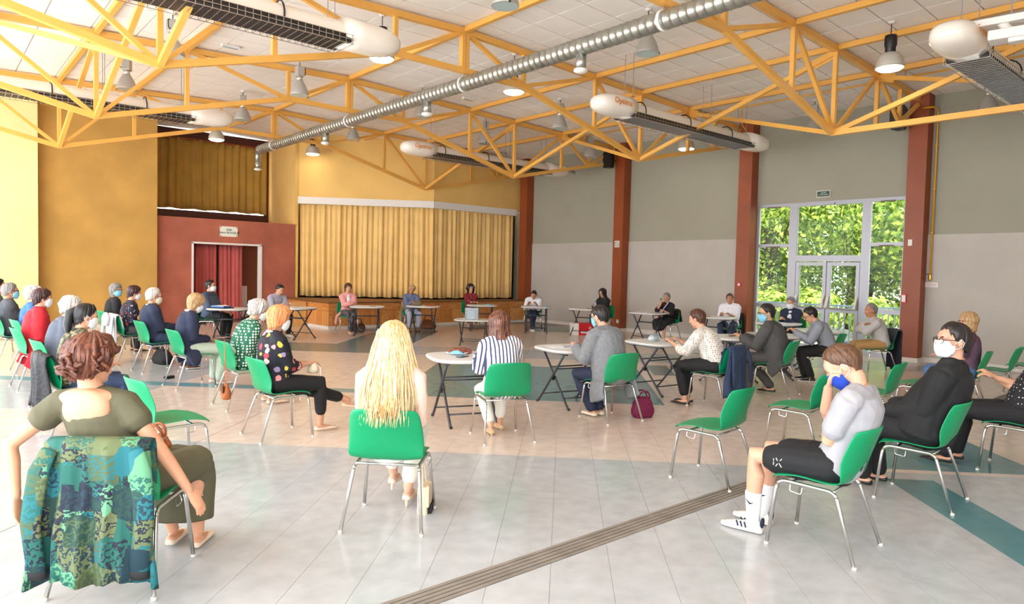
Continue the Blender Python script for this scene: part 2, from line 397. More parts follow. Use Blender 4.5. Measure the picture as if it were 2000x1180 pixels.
curtain('door_curtain', (5.76, 20.72), (6.50, 20.72), .03, 2.27, M_redc, 7, .045, 3, label='left dusty red curtain in the doorway', cat='curtain')
curtain('door_curtain', (6.55, 20.70), (7.24, 20.70), .03, 2.27, M_redc, 6, .045, 4, label='right dusty red curtain in the doorway', cat='curtain')
MB().bar((5.7, 20.71, 2.3), (7.66, 20.71, 2.3), .03, .03).obj('curtain_rail', M_alu, label='curtain rail above the red door curtains', cat='rail')
ra = empty('radiator', (7.40, 21.33, .1), label='white ribbed radiator inside the doorway', cat='radiator')
MB().box((-.2, 0, 0), (.2, .05, .95)).obj('body', M_white, ra)
for i in range(9): MB().box((-.19+i*.044, -.02, .03), (-.165+i*.044, 0, .92)).obj('rib', M_white, ra)
pl = empty('name_plaque', (6.70, YR-.012, 2.64), label='white plaque with green lettering above the doorway', cat='sign')
MB().box((-.245, -.008, -.145), (.245, .01, .145)).obj('plate', mat('plaque_cream', (238, 236, 222), .4), pl)
M_gtxt = mat('plaque_green', (24, 84, 52), .5)
for sx in (-1, 1):
    for sz in (-1, 1): MB().add([(sx*.235, -.0085, sz*.135), (sx*.235, -.0085, sz*.095), (sx*.195, -.0085, sz*.135)], [(0, 1, 2)]).obj('corner_mark', M_gtxt, pl)
letters('Salle\nHenri BOUQUÉ', .085, M_gtxt, pl, (0, -.0095, .01), (R(90), 0, 0), bold=.0015, shear=.2)

# clerestory bay above the lobby
xz_wall('window_2', [(4.78, 2.97), (8.70, 2.97), (8.70, 5.75), (8.52, 5.75), (8.52, 3.32), (4.78, 3.32)], 22.40, 22.5, M_brown, label='dark brown window frame above the lobby', kind='structure')
MB().box((4.78, 22.40, 5.44), (8.52, 22.5, 5.75)).obj('trim_1', M_brown, label='dark brown head rail above the olive curtain', kind='structure')
MB().box((4.79, 22.46, 3.33), (8.51, 22.47, 5.43)).obj('window_3', pane_mat(), label='high window pane behind the olive curtain', kind='structure')
curtain('olive_curtain', (4.82, 22.3), (8.54, 22.3), 3.345, 5.47, mat('olive_cloth', (188, 148, 66), .9, vary=.1, vscale=2), 17, .05, 8, label='olive yellow curtain hanging below the ceiling', cat='curtain')
MB().bar((4.8, 22.3, 5.46), (8.54, 22.3, 5.46), .05, .05).obj('curtain_rail', M_col, label='rust red rail carrying the olive curtain', cat='rail')
yz_wall('wall_return', [(YR, 2.97), (22.5, 2.97), (22.5, 5.8), (YR, 5.8)], 8.66, 8.76, M_yel, label='yellow return wall beside the olive curtain', kind='structure')

# stage
KX, KY, LX, LY = 12.2, 18.0, 8.70, 20.36
dg = Vector((KX-LX, KY-LY, 0)).normalized(); dn = Vector((dg.y, -dg.x, 0))      # along / outward of the slanted front
def slant(name, z0, z1, off0, off1, a0, a1, m, **kw):
    L = (Vector((KX, KY))-Vector((LX, LY))).length; P = []
    for o in (off0, off1):
        for a in (a0*L, a1*L): P.append(Vector((LX, LY, 0))+dg*a+dn*o)
    q = [(P[0].x, P[0].y), (P[1].x, P[1].y), (P[3].x, P[3].y), (P[2].x, P[2].y)]
    return MB().prism(q, z0, z1).obj(name, m, **kw)
slant('wall_stage', 3.8, 5.75, -.2, 0, -.0, 1, M_yel, label='yellow wall over the slanted stage curtain', kind='structure')
slant('trim_2', 3.62, 3.83, -.08, .05, .02, 1.0, M_white, label='white pelmet board above the slanted stage curtain', kind='structure')
slant('trim_3', .74, 3.85, -.2, .0, -.005, .02, M_yel, label='yellow edge post beside the stage curtain', kind='structure')
MB().box((KX-.02, KY-.0, 3.8), (XW, KY+.2, 5.7)).obj('wall_stage_right', M_yel, label='yellow wall over the right stage curtain', kind='structure')
MB().box((KX, KY-.05, 3.62), (XW-.31, KY+.08, 3.83)).obj('trim_4', M_white, label='white pelmet board above the right stage curtain', kind='structure')
M_gold = mat('gold_curtain_cloth', (246, 206, 132), .85, vary=.06, vscale=2)
a = Vector((LX, LY, 0))+dg*.12-dn*.1; b = Vector((KX, KY, 0))-dn*.1-dg*.0
curtain('stage_curtain', (a.x, a.y), (b.x, b.y), .79, 3.64, M_gold, 26, .055, 11, label='gold pleated stage curtain on the slanted side', cat='curtain')
curtain('stage_curtain', (KX+.06, KY+.12), (XW-.33, KY+.12), .79, 3.64, M_gold, 19, .055, 12, label='gold pleated stage curtain beside the red column', cat='curtain')
MB().prism([(8.72, 20.75), (12.28, 18.42), (XW, 18.42), (XW, 18.5), (12.32, 18.5), (8.8, 20.83)], .0, 3.8).obj('wall_behind_stage', M_dark, label='dark backing behind the stage curtains', kind='structure')
SX, SY = 8.32, 17.25
def wood(name, c, c2, sc=(1, 1, 12)):
    m = mat(name, c, .45, c2=c2, vscale=3)
    nt = m.node_tree; n = [x for x in nt.nodes if x.type == 'TEX_NOISE'][0]; mp = nt.nodes.new('ShaderNodeMapping'); mp.inputs['Scale'].default_value = sc
    tc = [x for x in nt.nodes if x.type == 'TEX_COORD'][0]; nt.links.new(tc.outputs['Object'], mp.inputs[0]); nt.links.new(mp.outputs[0], n.inputs['Vector']); n.inputs['Distortion'].default_value = 1.2
    return m
M_w = [wood('pine_board_a', (226, 162, 92), (190, 118, 58), (9, 9, .8)), wood('pine_board_b', (218, 150, 80), (180, 108, 50), (11, 11, .7)), wood('pine_board_c', (232, 172, 102), (200, 128, 64), (8, 8, .9))]
M_wh = wood('pine_rail', (218, 152, 82), (174, 104, 50), (.8, .8, 12)); M_knot = mat('pine_knot', (86, 40, 14), .6)
M_stop = mat('stage_floor', (140, 92, 48), .5, vary=.2, vscale=3)
st = empty('stage', (SX, SY, 0), label='low pine clad stage with knotty vertical boards', cat='stage')
SE = 15.57-SX
body = [(.06, .06), (SE, .06), (SE, 1.15), (KX-SX, 1.15), (.42, 2.98), (.06, 2.98)]
MB().prism(body, .03, .70).obj('stage_body', M_dark, st)
MB().prism([(0, 0), (SE, 0), (SE, 1.15), (KX-SX+.05, 1.15), (.44, 3.02), (0, 3.02)], .70, .745).obj('platform', M_stop, st)
MB().box((.02, .02, 0), (SE, .06, .085)).obj('kickboard', M_board, st); MB().box((.02, .06, 0), (.06, 3.0, .085)).obj('kickboard', M_board, st)
rnd = random.Random(5); knots = MB()
x = .02; i = 0
while x < SE-.05:
    w = .118; e = min(x+w-.004, SE)
    MB().box((x, .02+rnd.uniform(0, .004), .09), (e, .06, .49)).obj('board', rnd.choice(M_w), st)
    if rnd.random() < .6:
        kx, kz = x+rnd.uniform(.03, .09), rnd.uniform(.14, .45); knots.add([(kx+.012*math.cos(t*1.05)*rnd.uniform(.8, 1.3), .0195, kz+.02*math.sin(t*1.05)) for t in range(6)], [(0, 1, 2, 3, 4, 5)])
    x += w
for y in [0.065+.118*k for k in range(25)]:
    MB().box((.02, y, .09), (.06, min(y+.114, 3.0), .49)).obj('board', rnd.choice(M_w), st)
for x0, x1 in ((.02, 2.5), (2.505, 5.0), (5.005, SE)):
    MB().box((x0, .012, .495), (x1, .06, .70)).obj('frieze_board', M_wh, st)
MB().box((.012, .06, .495), (.06, 3.0, .70)).obj('frieze_board', M_wh, st)
for _ in range(34):
    kx, kz = rnd.uniform(.1, 7.1), rnd.uniform(.52, .68); knots.add([(kx+.014*math.cos(t*1.05), .0115, kz+.012*math.sin(t*1.05)) for t in range(6)], [(0, 1, 2, 3, 4, 5)])
knots.obj('knots', M_knot, st, kind='stuff')
MB().box((7.62, 18.6, 0), (8.3, 18.66, .68)).obj('plywood_panel', wood('plywood', (232, 186, 116), (220, 168, 98), (3, 3, .6)), label='pale plywood panel leaning beside the stage end', cat='panel')

# glazed exit bay
def glazing():
    X0, X1 = XW+.02, XW+.09
    def fr(name, boxes, lab):
        e = empty(name, (XW, 0, 0), label=lab, kind='structure')
        for n, y0, y1, z0, z1 in boxes: MB().box((X0-XW, y0, z0), (X1-XW, y1, z1)).obj(n, M_alu, e)
        return e
    w1 = fr('window_1', [('jamb', 9.08, 9.15, 0, 3.5), ('jamb', 8.20, 8.28, 0, 3.5), ('head', 8.28, 9.08, 3.42, 3.5), ('transom', 8.28, 9.08, 2.44, 2.52), ('transom', 8.28, 9.08, .97, 1.06), ('sill', 8.28, 9.08, 0, .1)], 'grey framed side window left of the exit doors')
    for z0, z1 in ((.1, .97), (1.06, 2.44), (2.52, 3.42)): MB().box((.045, 8.28, z0), (.055, 9.08, z1)).obj('pane', pane_mat(), w1)
    for z in (3.40, 2.43): MB().box((.0, 8.5, z), (.02, 8.85, z+.03)).obj('air_vent', mat('vent_brown', (110, 92, 78), .6), w1)
    w2 = fr('window_4', [('jamb', 5.60, 5.72, 0, 3.5), ('jamb', 6.40, 6.50, 0, 3.5), ('head', 5.72, 6.40, 3.42, 3.5), ('transom', 5.72, 6.40, 2.44, 2.52), ('transom', 5.72, 6.40, .95, 1.05), ('sill', 5.72, 6.40, 0, .1)], 'grey framed side window right of the exit doors')
    for z0, z1 in ((.1, .95), (1.05, 2.44), (2.52, 3.42)): MB().box((.045, 5.72, z0), (.055, 6.40, z1)).obj('pane', pane_mat(), w2)
    for z in (3.40, 2.43): MB().box((.0, 5.9, z), (.02, 6.2, z+.03)).obj('air_vent', MATS['vent_brown'], w2)
    tp = fr('window_5', [('jamb', 8.08, 8.20, 0, 3.5), ('jamb', 6.50, 6.58, 0, 3.5), ('head', 6.58, 8.08, 3.40, 3.5), ('transom', 6.58, 8.08, 2.10, 2.24)], 'grey framed fanlight over the exit doors')
    MB().box((.045, 6.58, 2.24), (.055, 8.08, 3.40)).obj('pane', pane_mat(), tp)
    MB().box((-.03, 7.2, 3.41), (.02, 7.42, 3.45)).obj('door_closer', M_alu, tp)
    for n, y0, y1, lab in (('door_2', 7.34, 8.07, 'left glazed exit door leaf'), ('door_3', 6.59, 7.32, 'right glazed exit door leaf with push bar')):
        d = fr(n, [('stile', y0, y0+.08, .02, 2.08), ('stile', y1-.08, y1, .02, 2.08), ('rail', y0+.08, y1-.08, 2.0, 2.08), ('rail', y0+.08, y1-.08, .92, 1.02), ('rail', y0+.08, y1-.08, .02, .14)], lab)
        for z0, z1 in ((.14, .92), (1.02, 2.0)): MB().box((.045, y0+.08, z0), (.055, y1-.08, z1)).obj('pane', pane_mat(), d)
        MB().tube([(-.09, y0+.04, 1.02), (-.09, y1-.04, 1.02)], .022, 8).obj('push_bar', M_alu, d, True)
        for y in (y0+.04, y1-.04): MB().bar((-.10, y, 1.02), (.02, y, 1.3), .05, .03).obj('bar_arm', M_white, d)
glazing()
ex = empty('exit_sign', (XW-.025, 7.45, 3.66), label='small green emergency exit sign above the glazed doors', cat='sign')
MB().box((-.02, -.16, -.075), (.02, .16, .075)).obj('housing', M_white, ex); MB().box((-.024, -.145, -.06), (-.02, .145, .06)).obj('face', mat('exit_green', (6, 70, 38), .4), ex)
letters('SORTIE\nDE SECOURS', .04, M_white, ex, (-.0255, 0, 0), (R(90), 0, R(-90)))
def wall_plate(name, loc, w, h, cols, lab, cat):
    e = empty(name, loc, label=lab, cat=cat)
    MB().box((-.012, -w/2, -h/2), (.01, w/2, h/2)).obj('plate', cols[0], e); return e
M_red = mat('signal_red', (196, 24, 30), .4)
s = wall_plate('prohibition_sign', (XW-.319, 13.40, 2.58), .17, .19, [M_white], 'small white square prohibition sign on the red column', 'sign')
MB().add([Vector((-.013, r*math.cos(i*.349), r*math.sin(i*.349))) for r in (.07, .056) for i in range(18)], [(i, (i+1) % 18, 18+(i+1) % 18, 18+i) for i in range(18)]).obj('ring', mat('dark_print', (60, 30, 34), .5), s)
MB().bar((-.013, -.045, -.045), (-.013, .045, .045), .002, .014, up=(0, 1, -1)).obj('slash', MATS['dark_print'], s)
s = wall_plate('fire_alarm', (XW-.319, 9.36, 1.50), .11, .11, [M_red], 'small red fire alarm button on the column', 'alarm'); MB().box((-.016, -.03, -.03), (-.012, .03, .03)).obj('button', M_white, s)
s = wall_plate('fire_alarm', (XW-.319, 5.53, 1.32), .10, .2, [M_red], 'red fire notice on the column by the right window', 'notice'); MB().box((-.016, -.035, -.07), (-.012, .035, .07)).obj('paper', M_white, s)
s = wall_plate('wall_notice', (XW-.03, 5.11, 1.62), .24, .1, [M_white], 'small white notice with red lettering below the yellow gas pipe', 'sign')
letters('COUPURE GAZ\nCHAUFFAGE', .03, M_red, s, (-.0135, 0, 0), (R(90), 0, R(-90)))
MB().box((XW-.325, 5.42, 2.42), (XW-.31, 5.50, 2.55)).obj('switch_plate', M_white, label='pale switch plate on the column beside the window', cat='switch')
M_yp = mat('yellow_gas_pipe', (226, 160, 30), .4)
gp = empty('gas_pipe', (XW, 5.12, 0), label='thin yellow gas pipe dropping down the grey wall', cat='pipe')
MB().pipe(fillet([(-.35, .2, 5.22), (-.35, .02, 5.22), (-.06, .02, 5.22), (-.06, .02, 1.75)], .06), .018, 8).obj('pipe', M_yp, gp, True)
for z in (2.7, 3.6, 4.5): MB().box((-.08, 0, z-.015), (0, .04, z+.015)).obj('bracket', M_yp, gp)
MB().lathe([(.02, 1.7), (.032, 1.73), (.032, 1.82), (.02, 1.85)], 10, (-.06, .02, 0)).obj('valve', mat('brass', (200, 150, 60), .3, metal=.8), gp); MB().bar((-.06, -.02, 1.84), (-.06, .1, 1.84), .02, .012).obj('valve_handle', M_black, gp)

# outside: terrace, railing, trees
MB().box((XW+.25, -20, -.15), (60, 40, -.03)).obj('ground', mat('terrace_gravel', (190, 186, 176), .9, vary=.2, vscale=6), label='pale terrace and lawn beyond the glazed exit', kind='structure')
rl = empty('railing', (17.6, 7.4, 0), label='blue grey metal railing outside the exit doors', cat='railing')
M_rail = mat('railing_blue_grey', (120, 140, 160), .4)
for z in (.10, 1.0): MB().box((-.025, -4.5, z), (.025, 4.5, z+.045)).obj('rail', M_rail, rl)
bal = MB().box((-.011, -.011, .14), (.011, .011, 1.0)).mesh('baluster', M_rail)
for i in range(70): link('baluster', bal, rl, loc=(0, -4.45+i*.129, 0))
def tree(loc, h, rx, n, seed, cols, lab, low=.0):
    rnd = random.Random(seed); e = empty('tree', loc, label=lab, cat='tree', group='trees outside the exit doors')
    MB().tube([(0, 0, 0), (.1, .05, h*.3), (-.05, .1, h*.6)], [.16, .12, .06], 8).obj('trunk', mat('bark', (96, 78, 58), .9, vary=.3, vscale=8), e, True)
    b = [MB() for _ in cols]
    for _ in range(5): 
        a = rnd.uniform(0, 6.28); MB().tube([(0, 0, h*rnd.uniform(.25, .5)), (math.cos(a)*rx*.6, math.sin(a)*rx*.6, h*rnd.uniform(.55, .8))], [.06, .02], 6).obj('branch', MATS['bark'], e, True)
    blobs = [(Vector((rnd.uniform(-1, 1)*rx*.65, rnd.uniform(-1, 1)*rx*.65, rnd.uniform(low*h+rx*.3, h-rx*.3))), rx*rnd.uniform(.35, .6)) for _ in range(16)]
    for _ in range(n*2):
        c, r = rnd.choice(blobs); d = Vector((rnd.gauss(0, 1), rnd.gauss(0, 1), rnd.gauss(0, 1))).normalized(); P = c+d*r*rnd.uniform(.75, 1.05)
        ax = (d+Vector((rnd.uniform(-1, 1), rnd.uniform(-1, 1), rnd.uniform(-1, 1)))*.8).normalized(); u = ax.orthogonal().normalized(); u.rotate(Matrix.Rotation(rnd.uniform(0, 6.28), 3, ax)); w = ax.cross(u); s = rnd.uniform(.055, .11)
        rnd.choice(b).add([P-u*s, P+w*s*.5, P+u*s*1.1, P-w*s*.5], [(0, 1, 2, 3)])
    for m, c in zip(b, cols): m.obj('foliage', c, e, kind='stuff')
def leaf(name, c):
    m = mat(name, c, .6); b = m.node_tree.nodes['Principled BSDF']; b.inputs['Subsurface Weight'].default_value = 0
    b.inputs['Transmission Weight'].default_value = .0
    nt = m.node_tree; o = [x for x in nt.nodes if x.type == 'OUTPUT_MATERIAL'][0]; tl = nt.nodes.new('ShaderNodeBsdfTranslucent'); tl.inputs[0].default_value = rgb(c); a = nt.nodes.new('ShaderNodeMixShader'); a.inputs[0].default_value = .45
    nt.links.new(b.outputs[0], a.inputs[1]); nt.links.new(tl.outputs[0], a.inputs[2]); nt.links.new(a.outputs[0], o.inputs[0]); return m
LF = [leaf('leaf_light', (188, 202, 96)), leaf('leaf_mid', (120, 148, 52)), leaf('leaf_dark', (76, 104, 40))]
tree((21.5, 8.6, 0), 5.6, 2.3, 6000, 1, LF, 'sunlit leafy tree seen through the exit door glass')
tree((21.0, 11.6, 0), 5.4, 2.2, 5200, 2, LF, 'yellow green tree behind the left side window')
tree((20.6, 5.2, 0), 5.8, 2.2, 5200, 3, LF, 'bushy tree behind the right side window')
tree((24.5, 10.4, 0), 7.5, 3.2, 5500, 4, LF[1:], 'darker tall tree standing behind the sunlit trees')
tree((24.0, 14.2, 0), 7.0, 3.0, 4500, 5, LF[1:], 'tall tree at the left edge of the window view')
tree((28.5, 7.5, 0), 8.5, 3.6, 5000, 6, LF[1:], 'tall tree in the distance between the exit doors')
tree((28.0, 14.0, 0), 8.5, 3.6, 5000, 7, LF[1:], 'distant tree behind the left side window')
tree((25.5, 5.0, 0), 7.5, 3.2, 5000, 8, LF, 'distant tree behind the right side window')
def shrub(loc, r, n, seed, lab):
    rnd = random.Random(seed); e = empty('shrub', loc, label=lab, cat='shrub', group='shrubs along the railing'); b = [MB() for _ in LF[:2]]
    MB().tube([(0, 0, 0), (.03, .03, r)], [.03, .015], 6).obj('stem', MATS['bark'], e)
    for _ in range(n):
        d = Vector((rnd.gauss(0, 1), rnd.gauss(0, 1), rnd.gauss(0, 1))).normalized(); P = Vector((0, 0, r*.95))+Vector((d.x*r, d.y*r, d.z*r*.9))*rnd.uniform(.6, 1)
        u = d.orthogonal().normalized(); u.rotate(Matrix.Rotation(rnd.uniform(0, 6.28), 3, d)); w = (d.cross(u)+d*.4).normalized(); s = rnd.uniform(.07, .13)
        rnd.choice(b).add([P-u*s, P+w*s*.5, P+u*s*1.1, P-w*s*.5], [(0, 1, 2, 3)])
    for m, c in zip(b, LF): m.obj('foliage', c, e, kind='stuff')
for i, (x, y, r) in enumerate(((18.8, 6.0, .75), (18.9, 7.4, .7), (18.7, 8.9, .8), (18.9, 10.3, .75))):
    shrub((x, y, 0), r, 900, 20+i, ['round shrub behind the right window railing', 'round shrub behind the exit door railing', 'round shrub behind the left window railing', 'round shrub at the far end of the railing'][i])

# ---------------------------------------------------------------- roof steel
M_or = mat('orange_yellow_steel', (236, 176, 84), .38, vary=.04, vscale=3)
AJ, AP2, AR, AP4, AP5, AW = 1.358, 3.294, 4.759, 6.498, 7.588, 8.75
def ztop(a): return 5.749-SL*a
NODE = {'M': (0, ztop(0)), 'Mb': (0, 5.085), 'Jt': (AJ, ztop(AJ)), 'J': (AJ, ztop(AJ)-.61), 'P2': (AP2, ztop(AP2)), 'P3': (AR, ztop(AR)), 'R': (AR, 4.175), 'P4': (AP4, ztop(AP4)), 'P5': (AP5, ztop(AP5)), 'W': (AW, ztop(AW)), 'Wb': (AW-.1, 5.02), 'B5': (AP5, 4.80)}
zj = NODE['J'][1]; NODE['B2'] = (AP2, zj+(4.175-zj)*(AP2-AJ)/(AR-AJ)); NODE['B4'] = (AP4, 4.175+(5.02-4.175)*(AP4-AR)/(AW-.1-AR))
def truss(k):
    y = TY[k]; e = empty('roof_truss', (UR, y, 0), cat='truss', label=['yellow steel roof truss above the camera', 'yellow steel roof truss nearest in the upper right', 'second yellow roof truss, under the middle of the duct', 'third yellow roof truss, halfway to the stage', 'yellow roof truss closest to the stage curtains'][k])
    def bar(n, a, b, w, h, s, o=0):
        A, B = NODE[a], NODE[b]; MB().bar((s*A[0], o, A[1]), (s*B[0], o, B[1]), w, h).obj(n, M_or, e)
    MB().box((-.075, -.05, 5.05), (-.005, .05, 5.72)).obj('post', M_or, e); MB().box((.005, -.05, 5.05), (.075, .05, 5.72)).obj('post', M_or, e)
    for s in (1, -1):
        bar('top_chord', 'M', 'W', .09, .10, s)
        bar('bottom_chord', 'Mb', 'J', .085, .09, s); bar('bottom_chord', 'J', 'R', .085, .09, s); bar('bottom_chord', 'R', 'Wb', .085, .09, s)
        for a, b in (('Jt', 'J'), ('P2', 'B2'), ('P3', 'R'), ('P4', 'B4'), ('P5', 'B5')): bar('post', a, b, .07, .07, s)
        for a, b in (('M', 'J'), ('J', 'P2'), ('P2', 'R'), ('R', 'P4'), ('P4', 'B5'), ('B5', 'W')): bar('diagonal', a, b, .065, .065, s)
        MB().box((s*(AW-.12)-.01, -.09, 4.98), (s*(AW-.12)+.01, .09, 5.48)).obj('end_plate', M_or, e)
for k in range(5): truss(k)
PN = {0: 'ridge', AP2: 'first', AR: 'second', AP4: 'third'}
for a in (0, AP2, AR, AP4):
    for s in ((1, -1) if a else (1,)):
        lab = 'yellow purlin along the roof ridge above the duct' if not a else 'yellow purlin running towards the stage, %s to the %s of the duct' % (PN[a], 'right' if s > 0 else 'left')
        e = empty('purlin', (UR+s*a, 9, ztop(a)), label=lab, cat='purlin')
        px = UR+s*a; ye = 20.2 if px < 8.6 else 17.97 if px > 12.2 else 20.3-(px-8.7)*.674
        for y0, y1 in zip([-3.5]+TY, TY+[ye]):
            if y1-y0 < .15: continue
            MB().box((-.04, y0-9+.05, -.02), (.04, y1-9-.05, .07)).obj('purlin_length', M_or, e)
rnd = random.Random(2)
BR = []
for k in range(5):
    for s in (1, -1):
        if k > 0: BR.append((k, s, k-1, 'P3', 'near'))
        if k < 4: BR.append((k, s, k+1, 'P4', 'far'))
for k, s, j, n, w in BR:
    A, B = NODE['R'], NODE[n]
    e = empty('knee_brace', (UR+s*A[0], TY[k], A[1]), cat='brace', label='yellow brace %s of the duct, low end on the %s truss, rising towards the %s' % ('right' if s > 0 else 'left', ('overhead', 'nearest', 'second', 'third', 'last')[k], 'camera' if w == 'near' else 'stage'))
    q = Vector((s*(B[0]-A[0]), TY[j]-TY[k], B[1]-A[1]-.06))
    MB().bar((0, 0, 0), q, .075, .075).obj('brace_bar', M_or, e)
    g = q.normalized(); MB().bar(q-g*.4, q-g*.05, .02, .16).obj('gusset', M_or, e)
MB().bar((UR+AR, TY[0], 4.175), (UR+AR, TY[1], 4.175), .085, .09).obj('bottom_tie', M_or, label='yellow horizontal tie at the right edge under the ceiling', cat='beam')
g2 = empty('gas_pipe', (UR+AP4+.1, 9, 5.40), label='thin yellow gas pipe hung under the ceiling', cat='pipe')
MB().pipe([(0, -6, 0), (0, 4.7, 0)], .015, 6).obj('pipe', M_yp, g2, True)
for y in range(-6, 5, 2): MB().bar((0, y, 0), (0, y, .12), .01, .01).obj('hanger', M_yp, g2)
MB().pipe(fillet([(0, -.7, 0), (0, -.7, -.35), (.25, -.7, -.5), (.3, -.7, -.75)], .1), .012, 6).obj('feed_hose', M_yp, g2, True)

# spiral duct
M_zn = mat('galvanised_steel', (186, 188, 180), .32, metal=.85, vary=.12, vscale=5)
du = empty('ventilation_duct', (UR, 9, 4.86), label='silver spiral ventilation duct running down the hall', cat='duct')
dm = []; y = -9.0
while y < 9.85:
    dm.append((.120, y)); dm.append((.120, y+.108)); dm.append((.124, y+.111)); dm.append((.124, y+.119)); y += .122
o = MB().lathe(dm, 20).obj('duct_tube', M_zn, du); o.rotation_euler = (R(-90), 0, 0)
o.data.polygons.foreach_set('use_smooth', [True]*len(o.data.polygons))
e8 = MB().pipe([(0, 9.8, 0), (0, 9.95, 0), (0, 10.05, -.06), (0, 10.08, -.16), (0, 10.08, -.34)], [.121, .118, .10, .085, .085], 14).obj('end_elbow', M_zn, du, True)
for y in (-2.16, 1.72, 5.9, 10.08):
    z = -.11 if y < 10 else -.3
    MB().lathe([(.075, z), (.075, z-.2)], 14, (0, y, 0)).obj('outlet_spigot', M_zn, du, True)
    MB().lathe([(.085, z-.2), (.1, z-.205), (.1, z-.235), (.05, z-.26), (.01, z-.262)], 14, (0, y, 0)).obj('outlet_valve', M_white, du, True)
for y in TY:
    if y < 18.9: MB().lathe([(.13, -.02), (.13, .02)], 20).obj('clamp', M_white, du).matrix_local = Matrix.Translation((0, y-9, 0))@Matrix.Rotation(R(90), 4, 'X')
    MB().bar((0, y-9, .12), (0, y-9, .25), .012, .012).obj('hanger', M_alu, du)

# radiant heaters
M_hw = mat('heater_white', (240, 230, 216), .25, coat=.3); M_hb = mat('heater_black', (26, 25, 26), .5); M_wire = mat('chrome_wire', (205, 203, 196), .25, metal=.9); M_opt = mat('heater_orange_script', (228, 142, 40), .4)
def heater(x0, x1, y, lab, flue=True):
    e = empty('radiant_heater', ((x0+x1)/2, y, 4.68), label=lab, cat='heater'); L = (x1-x0)/2
    # reflector hood: half-round top, open black underside
    hood = [[Vector((x, .17*math.cos(a), .02+.16*math.sin(a))) for a in [math.pi*i/12 for i in range(13)]]+[Vector((x, -.17, -.02)), Vector((x, .17, -.02))] for x in (-L+.3, L-.3)]
    MB().rings(hood).obj('hood', M_hw, e, True).modifiers.new('es', 'EDGE_SPLIT')
    MB().box((-L+.62, -.19, -.075), (L-.62, .19, -.0205)).obj('burner_tray', M_hb, e)
    MB().box((-L+.66, -.235, -.13), (L-.66, .235, -.076)).obj('grille', M_hb, e)
    g = MB()
    n = int((2*L-1.32)/.09)
    for i in range(n+1):
        x = -L+.66+i*.09
        for P, Q in (((x, -.26, -.05), (x, -.26, -.16)), ((x, -.26, -.16), (x, .26, -.16)), ((x, .26, -.16), (x, .26, -.05))): g.bar(P, Q, .006, .006)
    for yy, zz in ((-.26, -.16), (.26, -.16), (-.26, -.05), (.26, -.05), (-.26, -.105), (.26, -.105)): g.bar((-L+.64, yy, zz), (L-.64, yy, zz), .006, .006)
    g.obj('wire_guard', M_wire, e, kind='stuff')
    for s in (-1, 1):
        rs = []
        for i, (t, k) in enumerate(((0, .98), (.25, 1), (.5, .98), (.68, .9), (.8, .74), (.88, .5), (.91, .12))):
            x = s*(L-.72+t*.95); rs.append([Vector((x, .285*k*math.copysign(abs(math.cos(a))**.8, math.cos(a)), .035+.185*k*math.copysign(abs(math.sin(a))**.85, math.sin(a)))) for a in [2*math.pi*j/20 for j in range(20)]])
        MB().rings(rs if s > 0 else [r[::-1] for r in rs]).obj('end_cap', M_hw, e, True)
    for t in (-.62, -.1, .45, .8):
        MB().tube(arc((t*L, 0, .02), .2, R(-10), R(190), 10, (0, 1, 0), (0, 0, 1)), .011, 6).obj('hood_strap', M_black, e, True)
    for t in (-.72, .2, .7): 
        for dy in (-.1, .1): MB().pipe([(t*L, dy, .16), (t*L, dy, zc(e.location.x+t*L)-4.68)], .006, 5).obj('chain', M_alu, e)
    me = letters('Optima', .16, M_opt, e, (-L+.52, -.262, .06), (R(78), 0, 0), shear=.35, bold=.002)
    me.location = (-L+.28, -.29, .05)
    if flue: MB().pipe(fillet([(L+.1, .1, .1), (L+.35, .12, .16), (L+.7, .2, .1)], .1), .05, 10).obj('flue_pipe', M_zn, e, True)
heater(9.15, 14.6, 8.35, 'white tube heater with orange script, right of centre')
heater(9.15, 14.6, 14.75, 'white tube heater with orange script, near the stage')
heater(-.7, 4.85, 8.35, 'big white tube heater at the top left of the ceiling', False)
heater(-.7, 4.85, 14.95, 'white tube heater hanging in front of the ochre wall', False)
heater(9.55, 14.8, 3.02, 'white tube heater cut off by the upper right corner')
jb = empty('fixture_box', (9.75, 2.35, 4.60), heading=-8, label='white ceiling fixture box under the corner heater', cat='fixture')
bevel(MB().box((-.12, -.3, -.06), (.16, .3, .06)).obj('body', M_white, jb), .02, 3); bevel(MB().box((-.1, -.22, -.11), (.06, .1, -.06)).obj('vented_panel', M_white, jb), .01)
MB().tube([(.05, .1, .06), (.1, .2, .2)], .05, 10).obj('neck', M_white, jb, True); MB().box((.0, -.4, .16), (.22, .5, .24)).obj('upper_cover', M_white, jb)
MB().pipe([(.1, .1, .24), (.1, .1, 1.05)], .008, 6).obj('hanger', M_alu, jb)

